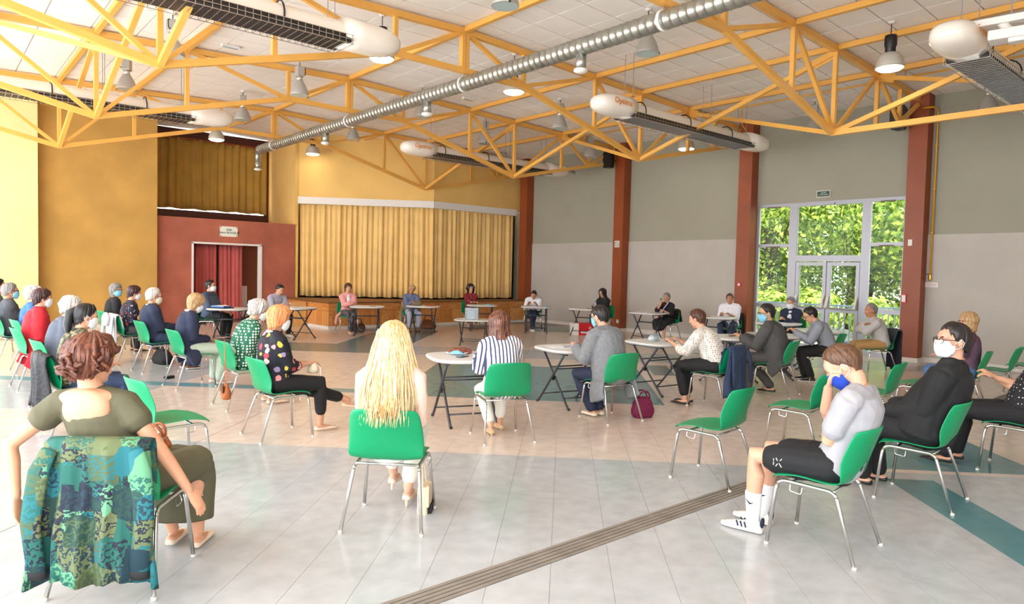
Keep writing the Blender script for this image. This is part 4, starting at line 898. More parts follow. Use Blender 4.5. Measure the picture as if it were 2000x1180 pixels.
def person(x, y, h, lab, female=False, sc=1.0, lean=4, curve=8, side=0, hy=0, hp=0, hr=0, hands=None, feet=None, top=None, sleeve='long', fit=.014, bottom=('pants', None), shoe=None, sk=FAIR, hair=('short', 'brown'), mask=None, glasses=False, lod=1, belly=0, hipy=-.055, hipz=.53, poleR=(.3, -.8, -.6), poleL=(-.3, -.8, -.6), palms=None, curls=(.5, .5), collar=None, coat=None, vneck=None, heel=0, foot_yaw=(0, 0), wr=.004, seed=1, hdir=None, sock=None, z0=0, kneepole=None, footpitch=(0, 0), hair_th0=0, droop=None, elbow=None):
    e = empty('person', (x, y, z0), h, label=lab, cat='person', group='people seated in the hall')
    vox = (.0065, .0095, .014)[lod]; S = sc
    X = Vector((1, 0, 0)); a0, a1 = R(lean), R(lean+curve); sd = R(side)
    def dirv(a): return Vector((math.sin(sd)*math.cos(a), math.sin(a), math.cos(a)*math.cos(sd))).normalized()
    H = Vector((0, hipy, hipz)); d0, d1 = dirv(a0), dirv(a1)
    Wst = H+d0*.15*S; Cst = Wst+(d0+d1).normalized()*.17*S; N = Cst+d1*.15*S
    fw = Vector((0, math.cos(a1), -math.sin(a1)))
    sw = (.150 if female else .178)*S; hw = .088*S
    # head
    HR = Matrix.Rotation(-R(hy), 3, 'Z')@Matrix.Rotation(-R(hp), 3, 'X')@Matrix.Rotation(R(hr), 3, 'Y')
    nk = (d1*.6+HR@Vector((0, .02, 1))*.6).normalized()
    Cn = N+nk*.085*S; C = Cn+HR@Vector((0, .018, .078*S))
    hs = .97 if female else 1.03
    HM = Matrix.Translation(C)@HR.to_4x4()@Matrix.Scale(hs*S**.5, 4)
    def hd(p): return HM@Vector(p)
    def hr3(): return HM.to_3x3()
    sh = {s: N-d1*.045*S+X*s*sw for s in (-1, 1)}
    hip = {s: H+Vector((s*hw, .03, -.01)) for s in (-1, 1)}
    hands = hands or {}; feet = feet or {}
    wrist, elb, knee, ank = {}, {}, {}, {}
    for s, k in ((-1, 'L'), (1, 'R')):
        t = Vector(hands.get(k, (s*.10, .20, .60)))
        elb[s], wrist[s] = ik(sh[s], t, .285*S, .255*S, poleR if s > 0 else poleL)
        t = Vector(feet.get(k, (s*.11, .36, .085+heel*.5)))
        knee[s], ank[s] = ik(hip[s], t, .43*S, .415*S, (kneepole or {}).get(k, (s*.12, .6, 1)))
    b = MB()                                            # ---- body
    def torso(mb, g, lo=True, hi=True, bel=0):
        st = []
        w = (.150, .118, .135, .140, .118, .062) if female else (.152, .135, .150, .165, .140, .066)
        dpt = (.112, .098, .108, .106, .085, .058) if female else (.112, .108, .118, .118, .09, .062)
        cs = [H+d0*(-.02)*S, Wst, Cst-(d0+d1).normalized()*.06*S, Cst+d1*.05*S, N-d1*.03*S, N+nk*.03]
        ds = [d0, d0, (d0+d1).normalized(), d1, d1, nk]
        if not hi: cs, ds = cs[:-1], ds[:-1]
        rs = []
        for i, (c, dd) in enumerate(zip(cs, ds)):
            f = X.cross(dd)*-1; f = Vector((0, dd.z, -dd.y)).normalized(); ww, dp = w[i]*S+g, dpt[i]*S+g
            off = f*(bel*(.9, 1, .5, 0, 0, 0)[i]); dp += bel*(.6, .8, .5, 0, 0, 0)[i]; ww += bel*(.5, .6, .3, 0, 0, 0)[i]
            rs.append([c+off+X*ww*math.copysign(abs(math.cos(q))**.85, math.cos(q))+f*dp*math.sin(q) for q in [2*math.pi*j/20 for j in range(20)]])
        lo_r = [p-ds[0]*.05 for p in [cs[0]+(q-cs[0])*.8 for q in rs[0]]]
        mb.rings([lo_r]+rs)
        mb.tube([sh[-1]+X*.015, N-d1*.02, sh[1]-X*.015], [.052*S+g, .06*S+g, .052*S+g], 12)
        mb.ell(H+d0*.02+Vector((0, -.015, -.02)), (.160*S+g, .10*S+g, .09*S+g), n=16, m=10)
        if female:
            for s in (-1, 1): mb.ell(Cst+X*s*.068*S+fw*.075*S-d1*.005, (.066*S+g*.6, .062*S+g*.6, .062*S+g*.6))
    torso(b, -.008, bel=belly*.7)
    b.tube([N-d1*.05, Cn, C+HR@Vector((0, -.02, -.02))], [.062*S, .053*S, .055*S], 14)
    L3 = hr3()
    def E(c, r): b.ell(hd(c), r, M=L3, n=16, m=12)
    E((0, -.012, .030), (.076, .097, .095)); E((0, .022, -.040), (.058, .068, .078)); E((0, .062, -.092), (.026, .022, .022)); E((0, .06, .035), (.056, .034, .045)); E((0, .05, -.02), (.060, .044, .045))
    b.tube([hd((0, .088, .022)), hd((0, .104, -.008)), hd((0, .112, -.022))], [.009, .012, .013], 8); b.tube([hd((-.014, .098, -.026)), hd((.014, .098, -.026))], .008, 6); b.tube([hd((-.018, .088, -.056)), hd((.018, .088, -.056))], .010, 6)
    for s in (-1, 1): b.ell(hd((s*.078, -.008, -.004)), (.012, .022, .033), M=L3@Matrix.Rotation(s*R(-20), 3, 'Z')); b.tube([hd((s*.05, .078, .028)), hd((s*.014, .090, .027))], .010, 6)
    ar = (.052, .043, .040, .040, .026) if not female else (.047, .040, .036, .035, .023)
    for s, k in ((-1, 'L'), (1, 'R')):
        m1 = sh[s].lerp(elb[s], .5); m2 = elb[s].lerp(wrist[s], .3)
        b.tube([sh[s], m1, elb[s], m2, wrist[s]], [r*S for r in ar], 12)
        f = (wrist[s]-elb[s]).normalized(); hd_ = Vector((hdir or {}).get(k, f)).normalized(); nn = Vector((palms or {}).get(k, (0, .1, 1))); nn = (nn-hd_*nn.dot(hd_)); nn = nn.normalized() if nn.length > .05 else hd_.orthogonal(); wv = hd_.cross(nn)
        Wp = wrist[s]; fs = S*(.92 if female else 1.0)
        b.tube([Wp-hd_*.01, Wp+hd_*.03*fs, Wp+hd_*.065*fs, Wp+hd_*.088*fs], [.026*fs, .034*fs, .040*fs, .038*fs], 12, flat=.42, side=wv)
        cu = curls[0] if s < 0 else curls[1]
        for i, (o, ln) in enumerate(((.029, .072), (.010, .082), (-.010, .077), (-.028, .060))):
            o *= -s; P = Wp+hd_*.088*fs+wv*o*fs; pts = [P-hd_*.012]; ang = 0
            for q in range(3):
                ang += cu*R((38, 58, 42)[q]); P = P+(hd_*math.cos(ang)-nn*math.sin(ang)+wv*o*1.2*(1-cu))*ln*fs*(.42, .33, .25)[q]; pts.append(P)
            b.tube(pts, [.0092*fs, .009*fs, .0082*fs, .007*fs], 7)
        tb = -s; P = Wp+hd_*.022*fs+wv*tb*.024*fs; q1 = P+(hd_*.65+wv*tb*.7-nn*.25*cu)*.038*fs; q2 = q1+(hd_*.9+wv*tb*.15-nn*.5*cu)*.032*fs; b.tube([P, q1, q2], [.013*fs, .0108*fs, .009*fs], 7)
    lg = (.085, .066, .054, .055, .045, .034) if not female else (.087, .066, .052, .053, .042, .031)
    for s, k in ((-1, 'L'), (1, 'R')):
        m1 = hip[s].lerp(knee[s], .55); c1 = knee[s].lerp(ank[s], .3); c1 = c1-Vector((0, .012, 0)); c2 = knee[s].lerp(ank[s], .65)
        b.tube([hip[s], m1, knee[s], c1, c2, ank[s]], [r*S for r in lg], 14)
    toe = {}
    for i, (s, k) in enumerate(((-1, 'L'), (1, 'R'))):
        yw = R(foot_yaw[i]); pt = R(footpitch[i]); fd = Vector((math.sin(yw)*math.cos(pt), math.cos(yw)*math.cos(pt), -math.sin(pt))); sidev = Vector((math.cos(yw), -math.sin(yw), 0)); upv = sidev.cross(fd); toe[s] = (fd, sidev, upv)
        A = ank[s]; b.tube([A-fd*.035*S-upv*.04, A+fd*.03-upv*.045, A+fd*.10*S-upv*.055, A+fd*.15*S-upv*.062], [.03*S, .033*S, .028*S, .02*S], 10, flat=.75, side=sidev)
    sm = skin(sk); bo = link('body', remesh(b, vox, 5), e); bo.data.materials.append(sm)
    # ---- face details
    M_eye = mat('eye_dark', (44, 32, 28), .2); M_eyew = mat('eye_white', (236, 230, 226), .3); M_lip = mat('lips', (186, 92, 86), .45)
    for s in (-1, 1):
        w = MB().ell(hd((s*.031, .0835, .006)), (.0135, .006, .0075), M=L3, n=10, m=6).obj('eye', M_eyew, e, True); MB().ell(hd((s*.031, .0885, .006)), (.0058, .003, .006), M=L3, n=8, m=6).obj('iris', M_eye, w, True)
        MB().tube([hd((s*.016, .094, .026)), hd((s*.032, .091, .031)), hd((s*.048, .081, .026))], [.004, .0045, .003], 6).obj('eyebrow', HAIR[hair[1]] if hair and hair[1] not in ('white', 'blonde', 'ginger') else HAIR['ash'], e, True)
    if not mask: MB().tube([hd((-.021, .0925, -.057)), hd((0, .0985, -.0555)), hd((.021, .0925, -.057))], [.003, .0062, .003], 6).obj('lips', M_lip, e, True)
    # ---- top
    if top:
        t = MB(); torso(t, fit, hi=False, bel=belly)
        frac = {'none': 0, 'cap': .38, 'short': .72, 'elbow': 1.0, 'three': 1.45, 'long': 1.93}[sleeve]
        for s in (-1, 1):
            pts, rr = [sh[s]-X*s*.02, sh[s]], [.056*S+fit, (.053*S+fit)]
            if frac > 0:
                m1 = sh[s].lerp(elb[s], min(frac, 1)*.5); en = sh[s].lerp(elb[s], min(frac, 1)); pts += [m1, en]; rr += [(.053*S+fit), (.048*S+fit*(1.4 if frac <= 1 else 1))]
                if frac > 1:
                    for q in (.35, .7, 1): pts.append(elb[s].lerp(wrist[s], (frac-1)*q)); rr.append((.044, .038, .033)[int(q*3)-1]*S+fit*.9)
            t.tube(pts, rr, 14)
        if coat:      # skirts of a coat or long cardigan falling beside the hips
            cz, cw = coat
            for s in (-1, 1): t.tube([Wst+X*s*.10, H+X*s*.165+Vector((0, .01, -.02)), Vector((s*.235*cw, hipy+.02, .44)), Vector((s*.255*cw, hipy+.0, (cz+.44)/2)), Vector((s*.26*cw, hipy-.03, cz+.03))], [.08, .10, .115, .12, .125], 16, flat=.24, side=(0, 1, 0), cap=.12)
        o = link('upper_garment', remesh(t, vox*1.15, 7, wr, 9, seed), e); o.data.materials.append(top)
        if collar: 
            cc = [N+nk*.005+HR@Vector((.066*math.sin(q)*S, .060*math.cos(q)*S-.004, .018-.03*max(0, math.cos(q)))) for q in [2*math.pi*i/18 for i in range(19)]]
            MB().tube(cc, .0155, 8).obj('collar', collar, e, True)
        if vneck:     # shirt front showing between lapels
            q = [N+fw*.062-d1*.0, Cst+fw*(.128*S+fit)+d1*.02, Wst+fw*(.112*S+fit)+d0*.04]; MB().tube(q, [.042, .05, .035], 12, flat=.55, side=X).obj('shirt_front', vneck, e, True)
    # ---- bottom
    kind, bm = bottom
    if bm:
        p = MB(); g = .012; p.ell(H+Vector((0, -.01, -.005)), (.165*S+g, .105*S+g, .09*S+g), n=16, m=10); p.tube([H+d0*.12*S, H], [(.12 if female else .135)*S+g+belly*.4, .145*S+g], 14, flat=.85, side=X)
        fr = {'pants': 1.96, 'capri': 1.7, 'shorts': .72, 'skirt': 0, 'dress': 0, 'cropped': 1.82}[kind]
        for s in (-1, 1):
            pts, rr = [hip[s]-Vector((0, .04, 0)), hip[s]], [.085*S+g, .09*S+g]
            if fr:
                for q in (.5, 1): pts.append(hip[s].lerp(knee[s], min(fr, 1)*q)); rr.append((.077 if q == .5 else .062)*S+g*(1.0 if fr > 1 else 2.2))
                if fr > 1:
                    for q in (.35, .7, 1): c = knee[s].lerp(ank[s], (fr-1)*q); pts.append(c-Vector((0, .008*(1-q), 0))); rr.append((.058, .05, .046)[int(q*3)-1]*S+g*(.8 if kind in ('capri', 'cropped') else 1.0))
            else:
                for q in (.4, .75, 1.02): pts.append(hip[s].lerp(knee[s], q)); rr.append((.085, .08, .078)[int(q*3)-1 if q < 1 else 2]*S+g*1.6)
            p.tube(pts, rr, 14)
        if kind in ('skirt', 'dress'):
            k0, k1 = (knee[-1]+knee[1])/2, (hip[-1]+hip[1])/2; kw = abs((knee[1]-knee[-1]).x)/2+(.095 if kind == 'dress' else .08)
            p.tube([k1, k1.lerp(k0, .5), k0, k0+Vector((0, .03, -.06))], [.17, .16, kw, kw], 16, flat=.5, side=X)
            if kind == 'dress': p.tube([k0+Vector((0, .02, -.02)), k0+Vector((0, .05, -.12)), k0+Vector((0, .02, -.34))], [kw, kw*1.0, kw*1.0], 16, flat=.62, side=X, cap=.1)
        o = link('lower_garment', remesh(p, vox*1.15, 6, wr*.7, 8, seed+3), e); o.data.materials.append(bm)
    # ---- shoes
    if shoe:
        smt, style = shoe
        for s in (-1, 1):
            fd, sv, uv = toe[s]; A = ank[s]; base = A-uv*(.08+heel*.5)
            prof = [(-.062, .022, .060), (-.05, .034, .075), (-.01, .037, .078 if style in ('sneaker', 'boot') else .052), (.05, .040, .062), (.11, .045, .046), (.16, .042, .036), (.192, .028, .024), (.203, .012, .012)]
            if style in ('pump', 'flat', 'sandal'): prof = [(a, w*.88, min(hh, .05)*(.9 if a < .0 else .85 if a < .08 else .9)) for a, w, hh in prof]
            rs = [[base+fd*a*S+uv*(heel*(1-min(1, max(0, (a+.06)/.2)))*.6)+sv*w*S*math.cos(q)+uv*(hh*S*(.5+.5*math.sin(q)) if math.sin(q) > -.4 else .01) for q in [2*math.pi*i/14 for i in range(14)]] for a, w, hh in prof]
            so = MB().rings(rs).obj('shoe', smt, e, True); so.modifiers.new('s', 'SUBSURF').levels = 1
            if heel: MB().tube([base+fd*-.035-uv*(-.008)+uv*heel*.5, base+fd*-.04-uv*.012], [.012, .007], 8).obj('heel', smt, so)
            if style == 'sneaker':
                sr = [[base+fd*a*S+sv*(w+.004)*S*math.cos(q)+uv*(.012+.014*math.sin(q)) for q in [2*math.pi*i/14 for i in range(14)]] for a, w, hh in prof]; MB().rings(sr).obj('sole', M_white, so, True)
                MB().tube([base+fd*.03+uv*.062, base+fd*.10+uv*.046], [.012, .012], 6, flat=.5, side=sv).obj('laces', M_white, so)
            if sock: MB().tube([A.lerp(knee[s], sock[1]), A+Vector((0, 0, .02)), A-uv*.03], [.052*S, .041*S, .042*S], 14).obj('sock', sock[0], e, True)
    # ---- hair, mask, glasses
    if hair:
        nl = 0 if hair[0] in ('fade', 'balding', 'crop') else (150, 80, 0)[lod]
        hm, lk = hair_mesh(HM, hair[0], seed, (1.8, 1.2, .8)[lod], hair_th0, droop, nl, .0035 if hair[0] in ('fade', 'short', 'pony') else .0055)
        o = hm.obj('hair', HAIR[hair[1]], e, True)
        if lk.v: lk.obj('hair_locks', HAIR[hair[1]], e, True, kind='stuff')
        s = o.modifiers.new('t', 'SOLIDIFY'); s.thickness = .008; s.offset = -1
        if lod < 2: o.modifiers.new('ss', 'SUBSURF').levels = 1; o.modifiers['ss'].render_levels = 1
    if mask:
        V = []; n = 14; m = 8
        for i in range(n+1):
            ph = R(-78+156*i/n)
            for j in range(m+1):
                v = j/m; z = .004-.112*v; k = math.sqrt(max(.12, 1-((z+.035)/.105)**2)); bl = math.cos(ph*.95)**.8 if abs(ph) < 1.5 else 0
                if abs(i-n/2) > n/2-1.5: z = z*.55-.028
                V.append(hd(((.078*k+.003)*math.sin(ph), .004+(.094*k+.016)*math.cos(ph)*1.0, z+.002*math.sin(v*18))))
        o = MB().add(V, [(i*(m+1)+j, (i+1)*(m+1)+j, (i+1)*(m+1)+j+1, i*(m+1)+j+1) for i in range(n) for j in range(m)]).obj('face_mask', mask, e, True); q = o.modifiers.new('t', 'SOLIDIFY'); q.thickness = .004; q.offset = 1
        for s in (-1, 1): MB().tube([hd((s*.077, .03, -.012)), hd((s*.088, -.005, .022)), hd((s*.088, -.026, .0)), hd((s*.085, -.02, -.03)), hd((s*.072, .032, -.052))], .0022, 5).obj('ear_loop', M_wmask, o)
    if glasses:
        M_gl = mat('glasses_frame', (26, 24, 26), .3); g = empty_child('glasses', e)
        for s in (-1, 1):
            MB().tube([hd((s*.034+.026*math.cos(q), .104-.006*abs(math.cos(q)), .004+.019*math.sin(q))) for q in [2*math.pi*i/14 for i in range(15)]], .0026, 5).obj('rim', M_gl, g); MB().tube([hd((s*.06, .098, .01)), hd((s*.083, .05, .012)), hd((s*.086, -.01, .01))], .0026, 5).obj('temple', M_gl, g)
        MB().tube([hd((-.009, .107, .008)), hd((.009, .107, .008))], .0024, 5).obj('bridge', M_gl, g)
    e['_n'] = 0; del e['_n']
    return dict(e=e, N=N, C=C, HM=HM, H=H, W=Wst, Cst=Cst, wrist=wrist, elb=elb, knee=knee, ank=ank, sh=sh, d1=d1, fw=fw, toe=toe, HR=HR)
def empty_child(name, parent):
    o = bpy.data.objects.new(name, None); COL.objects.link(o); o.parent = parent; return o
# ---------------------------------------------------------------- who sits where
M = lambda n, c, r=.8, **k: mat(n, c, r, **k)
olive = M('olive_jersey', (92, 88, 66)); black = M('black_cloth', (24, 24, 27)); navy = M('navy_cloth', (34, 42, 68)); denim = M('denim', (48, 66, 98), vary=.2, vscale=12); denimL = M('light_denim', (92, 128, 176), vary=.15, vscale=12)
charcoal = M('charcoal_cloth', (70, 72, 78)); suit = M('grey_suit', (78, 76, 76), vary=.06, vscale=30); tee = M('heather_grey_tee', (170, 168, 174), vary=.04, vscale=20); knit = M('grey_knit', (134, 136, 140), vary=.1, vscale=25, bump=.3, bscale=140); red = M('red_wool_coat', (186, 26, 40)); blueK = M('blue_knit', (58, 110, 178), vary=.1, vscale=40, bump=.3, bscale=120)
pinkJ = M('blush_blazer', (242, 206, 190)); pinkC = M('pink_coat', (226, 156, 152)); whiteS = M('white_shirt', (232, 232, 238)); polo = M('grey_polo', (172, 168, 184)); polo2 = M('slate_polo', (72, 84, 108)); cardi = M('blue_grey_cardigan', (106, 116, 150), vary=.1, vscale=20); shirtG = M('grey_shirt', (142, 146, 156)); shirtL = M('pale_grey_shirt', (190, 186, 184)); cream = M('cream_trousers', (232, 228, 216)); mint = M('mint_trousers', (190, 206, 186)); lilac = M('pale_lilac_trousers', (190, 192, 212)); tanT = M('tan_trousers', (186, 146, 92)); khaki = M('khaki_trousers', (104, 98, 82))
greyQ = M('slate_quilted', (86, 92, 106)); greyP = M('grey_patterned_trousers', (120, 118, 120), vary=.3, vscale=50)
stripe = pattern('striped_blouse', 'stripe', [(240, 236, 238), (52, 58, 96)], 1.75, thr=.3); dotG = pattern('green_dot_dress', 'dot', [(16, 96, 66), (236, 240, 234)], 1.25, thr=.34); dotW = pattern('ivory_dot_blouse', 'dot', [(228, 220, 210), (86, 74, 80)], 1.7, thr=.27); dotB = pattern('black_dot_blouse', 'dot', [(20, 20, 24), (230, 230, 230)], 1.6, thr=.2); hound = pattern('black_white_trousers', 'dot', [(46, 44, 50), (210, 208, 212)], 2.6, thr=.3)
flor = pattern('black_floral_blouse', 'floral', [(20, 22, 34), (226, 150, 150), (238, 216, 206), (196, 60, 70), (212, 182, 70), (150, 130, 170)], .95, thr=.6); flor2 = pattern('dark_floral_top', 'floral', [(24, 24, 40), (200, 80, 50), (70, 90, 160), (190, 160, 170), (150, 60, 60)], 1.7, thr=.52); florR = pattern('red_floral_blouse', 'floral', [(128, 26, 36), (230, 210, 205), (60, 20, 28), (200, 60, 60)], 1.7, thr=.5); florK = pattern('black_floral_scarf', 'floral', [(24, 26, 28), (196, 84, 50), (70, 120, 70)], 2, thr=.5)
camo = pattern('camouflage_jacket', 'camo', [(44, 42, 34), (96, 92, 66), (134, 124, 92), (64, 66, 46)], 1.6); patch = pattern('patchwork_jacket', 'patch', [(24, 92, 82), (18, 50, 62), (92, 150, 112), (20, 28, 46), (70, 90, 60), (22, 104, 112), (98, 108, 70), (28, 64, 56)], 1.0)
skinS = M('beige_shoe', (232, 210, 186), .5); blackS = M('black_shoe', (20, 19, 20), .4); brownS = M('brown_shoe', (94, 54, 34), .5); whiteSh = M('white_shoe', (236, 234, 230), .5)
TABLE = {'L': (-.13, .40, .775), 'R': (.13, .40, .775)}
LAPP = {'L': (-.05, .20, .63), 'R': (.05, .22, .64)}
ARMX = {'L': (.12, .13, .80), 'R': (-.12, .15, .83)}
def P(pos, lab, chair_lab=None, ch=None, **kw):
    x, y, h = pos
    c = chair(*(ch or pos), chair_lab) if chair_lab else None
    r = person(x, y, h, lab, **kw); r['chair'] = c; return r

# -- foreground
A13 = P((.81, 4.02, 37), 'woman in an olive dress seen from behind, brown hair pinned up', 'green chair under the patchwork jacket, lower left', female=True, sc=1.02, lean=-7, curve=2, side=-15, hy=26, hp=4, top=olive, sleeve='cap', fit=.016, bottom=('dress', olive), shoe=(skinS, 'sandal'), hair=('updo', 'auburn'), sk=(224, 164, 130), lod=0, belly=.05,
    hands={'R': (.36, -.10, .50), 'L': (-.42, -.22, .50)}, poleR=(.6, -.7, 0), poleL=(-1, -.2, .1), palms={'R': (.9, -.3, .1), 'L': (-1, 0, 0)}, curls=(.3, .28), feet={'L': (.06, .44, .085), 'R': (.22, .40, .085)}, seed=3, wr=.003)
MB().tube([A13['N']+A13['HR']@Vector((.074*math.sin(q), .07*math.cos(q)-.012, -.005-.02*math.cos(q))) for q in [2*math.pi*i/20 for i in range(21)]], .0022, 5).obj('necklace', mat('gold_chain', (220, 190, 130), .3, metal=.9), A13['e'])
bk = MB()                                                # low scooped back of the dress shows the skin
r_ = A13
bk.ell(r_['Cst']+r_['d1']*.095-r_['fw']*.074, (.118, .05, .105), n=20, m=12); bk.ell(r_['N']-r_['fw']*.035-r_['d1']*.005, (.14, .062, .05), n=20, m=12)
o = link('bare_back', remesh(bk, .008, 6), r_['e']); o.data.materials.append(skin((224, 164, 130)))
for i in range(26):                                      # loose curls
    rr = random.Random(i+50); a = rr.uniform(0, 6.28); z = rr.uniform(-.05, .12); k = math.sqrt(max(.05, 1-((z-.03)/.12)**2)); c = Vector((.108*k*math.sin(a), -.02+.125*k*math.cos(a), z))
    if c.y > .04 and z < .06: continue
    pts = [r_['HM']@(c+Vector((rr.uniform(-.03, .03), rr.uniform(-.03, .01), -.018*j))*1.0+Vector((.014*math.sin(j*1.5+a), .012*math.cos(j*1.7), 0))) for j in range(5)]
    MB().tube(pts, [.012, .014, .012, .009, .004], 6).obj('hair_lock', HAIR['auburn'], r_['e'], True)
dj = drape('patchwork_jacket', A13['chair'], patch, 'patchwork jacket in greens and blues hung over the chair back', z_end=.14, w=.50, amp=.026, seed=5, lining=black, flare=1.26, back=.07, sl=1.35)
h_ = loaf_bag('handbag', (1.02, 4.30, .60), 60, (.2, .06, .08), M_leather, 'small tan bag on the lap of the woman in olive', flap=M_tanb)

A14 = P((2.35, 3.91, 44), 'woman with long straight blonde hair in a blush blazer', 'green chair of the blonde woman in front', female=True, sc=1.05, lean=-5, curve=2, side=1, hy=4, hp=6, top=pinkJ, sleeve='long', fit=.016, bottom=('cropped', cream), shoe=(M('nude_pump', (236, 204, 182), .4), 'pump'), heel=.045, hair=('long', 'blonde'), sk=PINK, lod=0, hands={'L': (-.12, .22, .62), 'R': (.12, .20, .62)}, poleR=(.25, -.8, -.5), poleL=(-.25, -.8, -.5), feet={'L': (-.10, .50, .17), 'R': (.05, .30, .12)}, seed=9, droop=Vector((0, -.17, 0)))
b = MB()
for i in range(330):
    rr = random.Random(i); a = R(180+rr.uniform(-112, 112)); zz = rr.uniform(-.03, .09); kk = math.sqrt(max(.1, 1-((zz-.03)/.125)**2)); st = A14['HM']@Vector((.104*kk*math.sin(a), -.012+.124*kk*math.cos(a), zz))
    n_ = 8; x0 = .075*math.sin(a)+rr.uniform(-.03, .03); L_ = rr.uniform(.38, .52)+zz
    b.tube([st+Vector((x0*math.sin(1.5*j/n_)+.005*math.sin(j*1.3+i), -.16*(j/n_)**1.2*max(.25, -math.cos(a))-.004, -L_*(j/n_))) for j in range(n_+1)], [.002, .0042, .0052, .0055, .0052, .005, .0042, .003, .0006], 4)
b.obj('hair_strands', mat('hair_blonde_light', (250, 228, 184), .42, c2=(222, 180, 120), vscale=40), A14['e'], True, kind='stuff')
MB().tube([A14['HM']@Vector(q) for q in ((-.095, -.07, .05), (-.10, -.05, .085), (-.092, -.03, .105))], .009, 6).obj('hair_clip', black, A14['e'], True)
hb = empty('handbag', (2.62, 3.92, .41), 44, label='small beige handbag hanging from the blonde woman\'s chair', cat='bag')
bevel(MB().box((-.035, -.08, -.42), (.035, .08, -.22)).obj('bag_body', M('beige_leather', (222, 196, 166), .5), hb), .015, 3); bevel(MB().box((.028, -.085, -.36), (.048, .085, -.21)).obj('flap', MATS['beige_leather'], hb), .008); MB().box((.036, -.05, -.41), (.06, .06, -.35)).obj('phone_end', black, hb)
for yy in (-.07, .07): MB().tube([(0, yy, -.22), (-.01, yy*.5, -.08), (-.03, 0, .0)], .006, 6).obj('strap', MATS['beige_leather'], hb)

D1 = P((4.28, 1.92, -6), 'young man in a grey T-shirt and black shorts, hand at his blue mask', 'green chair of the young man in shorts', sc=1.04, lean=-20, curve=16, hipy=-.075, hy=-16, hp=40, top=tee, sleeve='short', fit=.016, bottom=('shorts', black), shoe=(M('white_sneaker', (238, 232, 220), .5), 'sneaker'), hair=('fade', 'light'), sk=(222, 168, 138), lod=0, mask=M('royal_blue_mask', (24, 62, 168), .8), hands={'R': (-.05, -.01, 1.00), 'L': (.10, .02, .78)}, poleR=(.5, .3, -1), poleL=(-.5, .15, -1), hdir={'R': (-.25, -.35, .9)}, palms={'R': (0, 1, .4), 'L': (0, .3, 1)}, curls=(.5, .75), feet={'L': (-.12, .40, .085), 'R': (.08, .42, .085)}, foot_yaw=(-4, 4), sock=(M('white_sock', (232, 232, 232), .9), .42), seed=4, wr=.004)
for s in (-1, 1):
    fd, sv, uv = D1['toe'][s]; A = D1['ank'][s]-uv*.08
    for i in range(3):
        for t in (-1, 1): MB().bar(A+fd*(.03+.026*i)+sv*t*.045+uv*.028, A+fd*(.045+.026*i)+sv*t*.038+uv*.062, .003, .011, up=fd).obj('shoe_stripe', navy, D1['e'])
    MB().tube([A-fd*.058+uv*.055, A-fd*.06+uv*.078], [.03, .03], 8, flat=.4, side=sv).obj('heel_tab', navy, D1['e'])
    K = D1['ank'][s].lerp(D1['knee'][s], .3); MB().tube([K+Vector((-.052, -.02, -.004)), K+Vector((-.054, .0, -.012)), K+Vector((-.046, .035, .012))], [.002, .006, .001], 6).obj('sock_mark', black, D1['e'])
lgx = D1['knee'][-1].lerp(Vector((-.09, -.05, .52)), .42)
for q0, q1 in (((0, -.018, -.026), (0, .018, .026)), ((0, -.018, .026), (0, .018, -.026)), ((0, .032, -.02), (0, .032, .02))): MB().bar(lgx+Vector((-.094, 0, .0))+Vector(q0), lgx+Vector((-.094, 0, 0))+Vector(q1), .004, .006, up=(1, 0, 0)).obj('shorts_mark', M_white, D1['e'])
MB().tube([D1['N']+D1['HR']@Vector((.07*math.sin(q), .066*math.cos(q)-.01, .012)) for q in [2*math.pi*i/18 for i in range(19)]], .003, 5).obj('necklace', mat('gold_chain', (220, 190, 130), .3, metal=.9), D1['e'])

D2 = P((5.81, 1.88, -6), 'man in a black jacket with glasses and white mask at right', 'green chair of the man in the black jacket', sc=1.12, lean=-15, curve=8, side=9, hy=-42, hp=-2, top=black, sleeve='long', fit=.03, bottom=('pants', black), shoe=(blackS, 'flat'), hair=('short', 'dark'), sk=(220, 166, 138), lod=0, mask=M_wmask, glasses=True, belly=.06, hands={'L': (-.05, .24, .66), 'R': (.08, .24, .68)}, feet={'L': (.05, .42, .085), 'R': (.25, .36, .085)}, collar=black, seed=8)
D4 = P((7.40, 1.62, -4), 'person in a dotted black blouse cut by the right edge', 'green chair at the right edge with a black coat', female=True, sc=1.05, lean=-14, curve=2, side=16, hy=10, top=dotB, sleeve='cap', fit=.02, bottom=('pants', black), shoe=(blackS, 'flat'), hair=('bob', 'brown'), lod=1, hands={'L': (.10, .24, .82), 'R': (-.02, .20, .82)}, feet={'L': (-.2, .52, .085), 'R': (.02, .48, .085)}, belly=.04, seed=12)
drape('black_coat', D4['chair'], black, 'black coat hanging over the chair at the right edge', z_end=.12, w=.54, amp=.03, seed=15, sleeves=False, flare=1.4)
D3 = P((10.35, 2.9, -12), 'blonde woman with glasses behind the man in the black jacket', 'green chair of the blonde woman by the grey wall', female=True, sc=1.0, lean=-2, hy=-30, top=M('plum_top', (92, 66, 86)), sleeve='short', bottom=('pants', denimL), shoe=(whiteSh, 'sneaker'), hair=('bob', 'ash'), glasses=True, lod=1, hands={'L': (-.04, .26, .70), 'R': (.06, .26, .70)}, seed=14)

# -- empty chairs
chair(1.47, 5.85, 87, 'empty green chair beside the woman in olive')
chair(4.96, 3.15, -7, 'empty green chair in front of the young man in shorts'); chair(6.45, 3.15, -7, 'empty green chair beyond the young man\'s knees'); chair(7.98, 3.08, -8, 'empty green chair just behind the young man\'s neck'); chair(9.18, 3.0, -8, 'empty green chair in front of the man in the black jacket'); chair(11.6, 2.85, -8, 'empty green chair against the grey wall'); chair(12.75, 2.75, -8, 'empty green chair at the right edge by the grey wall')

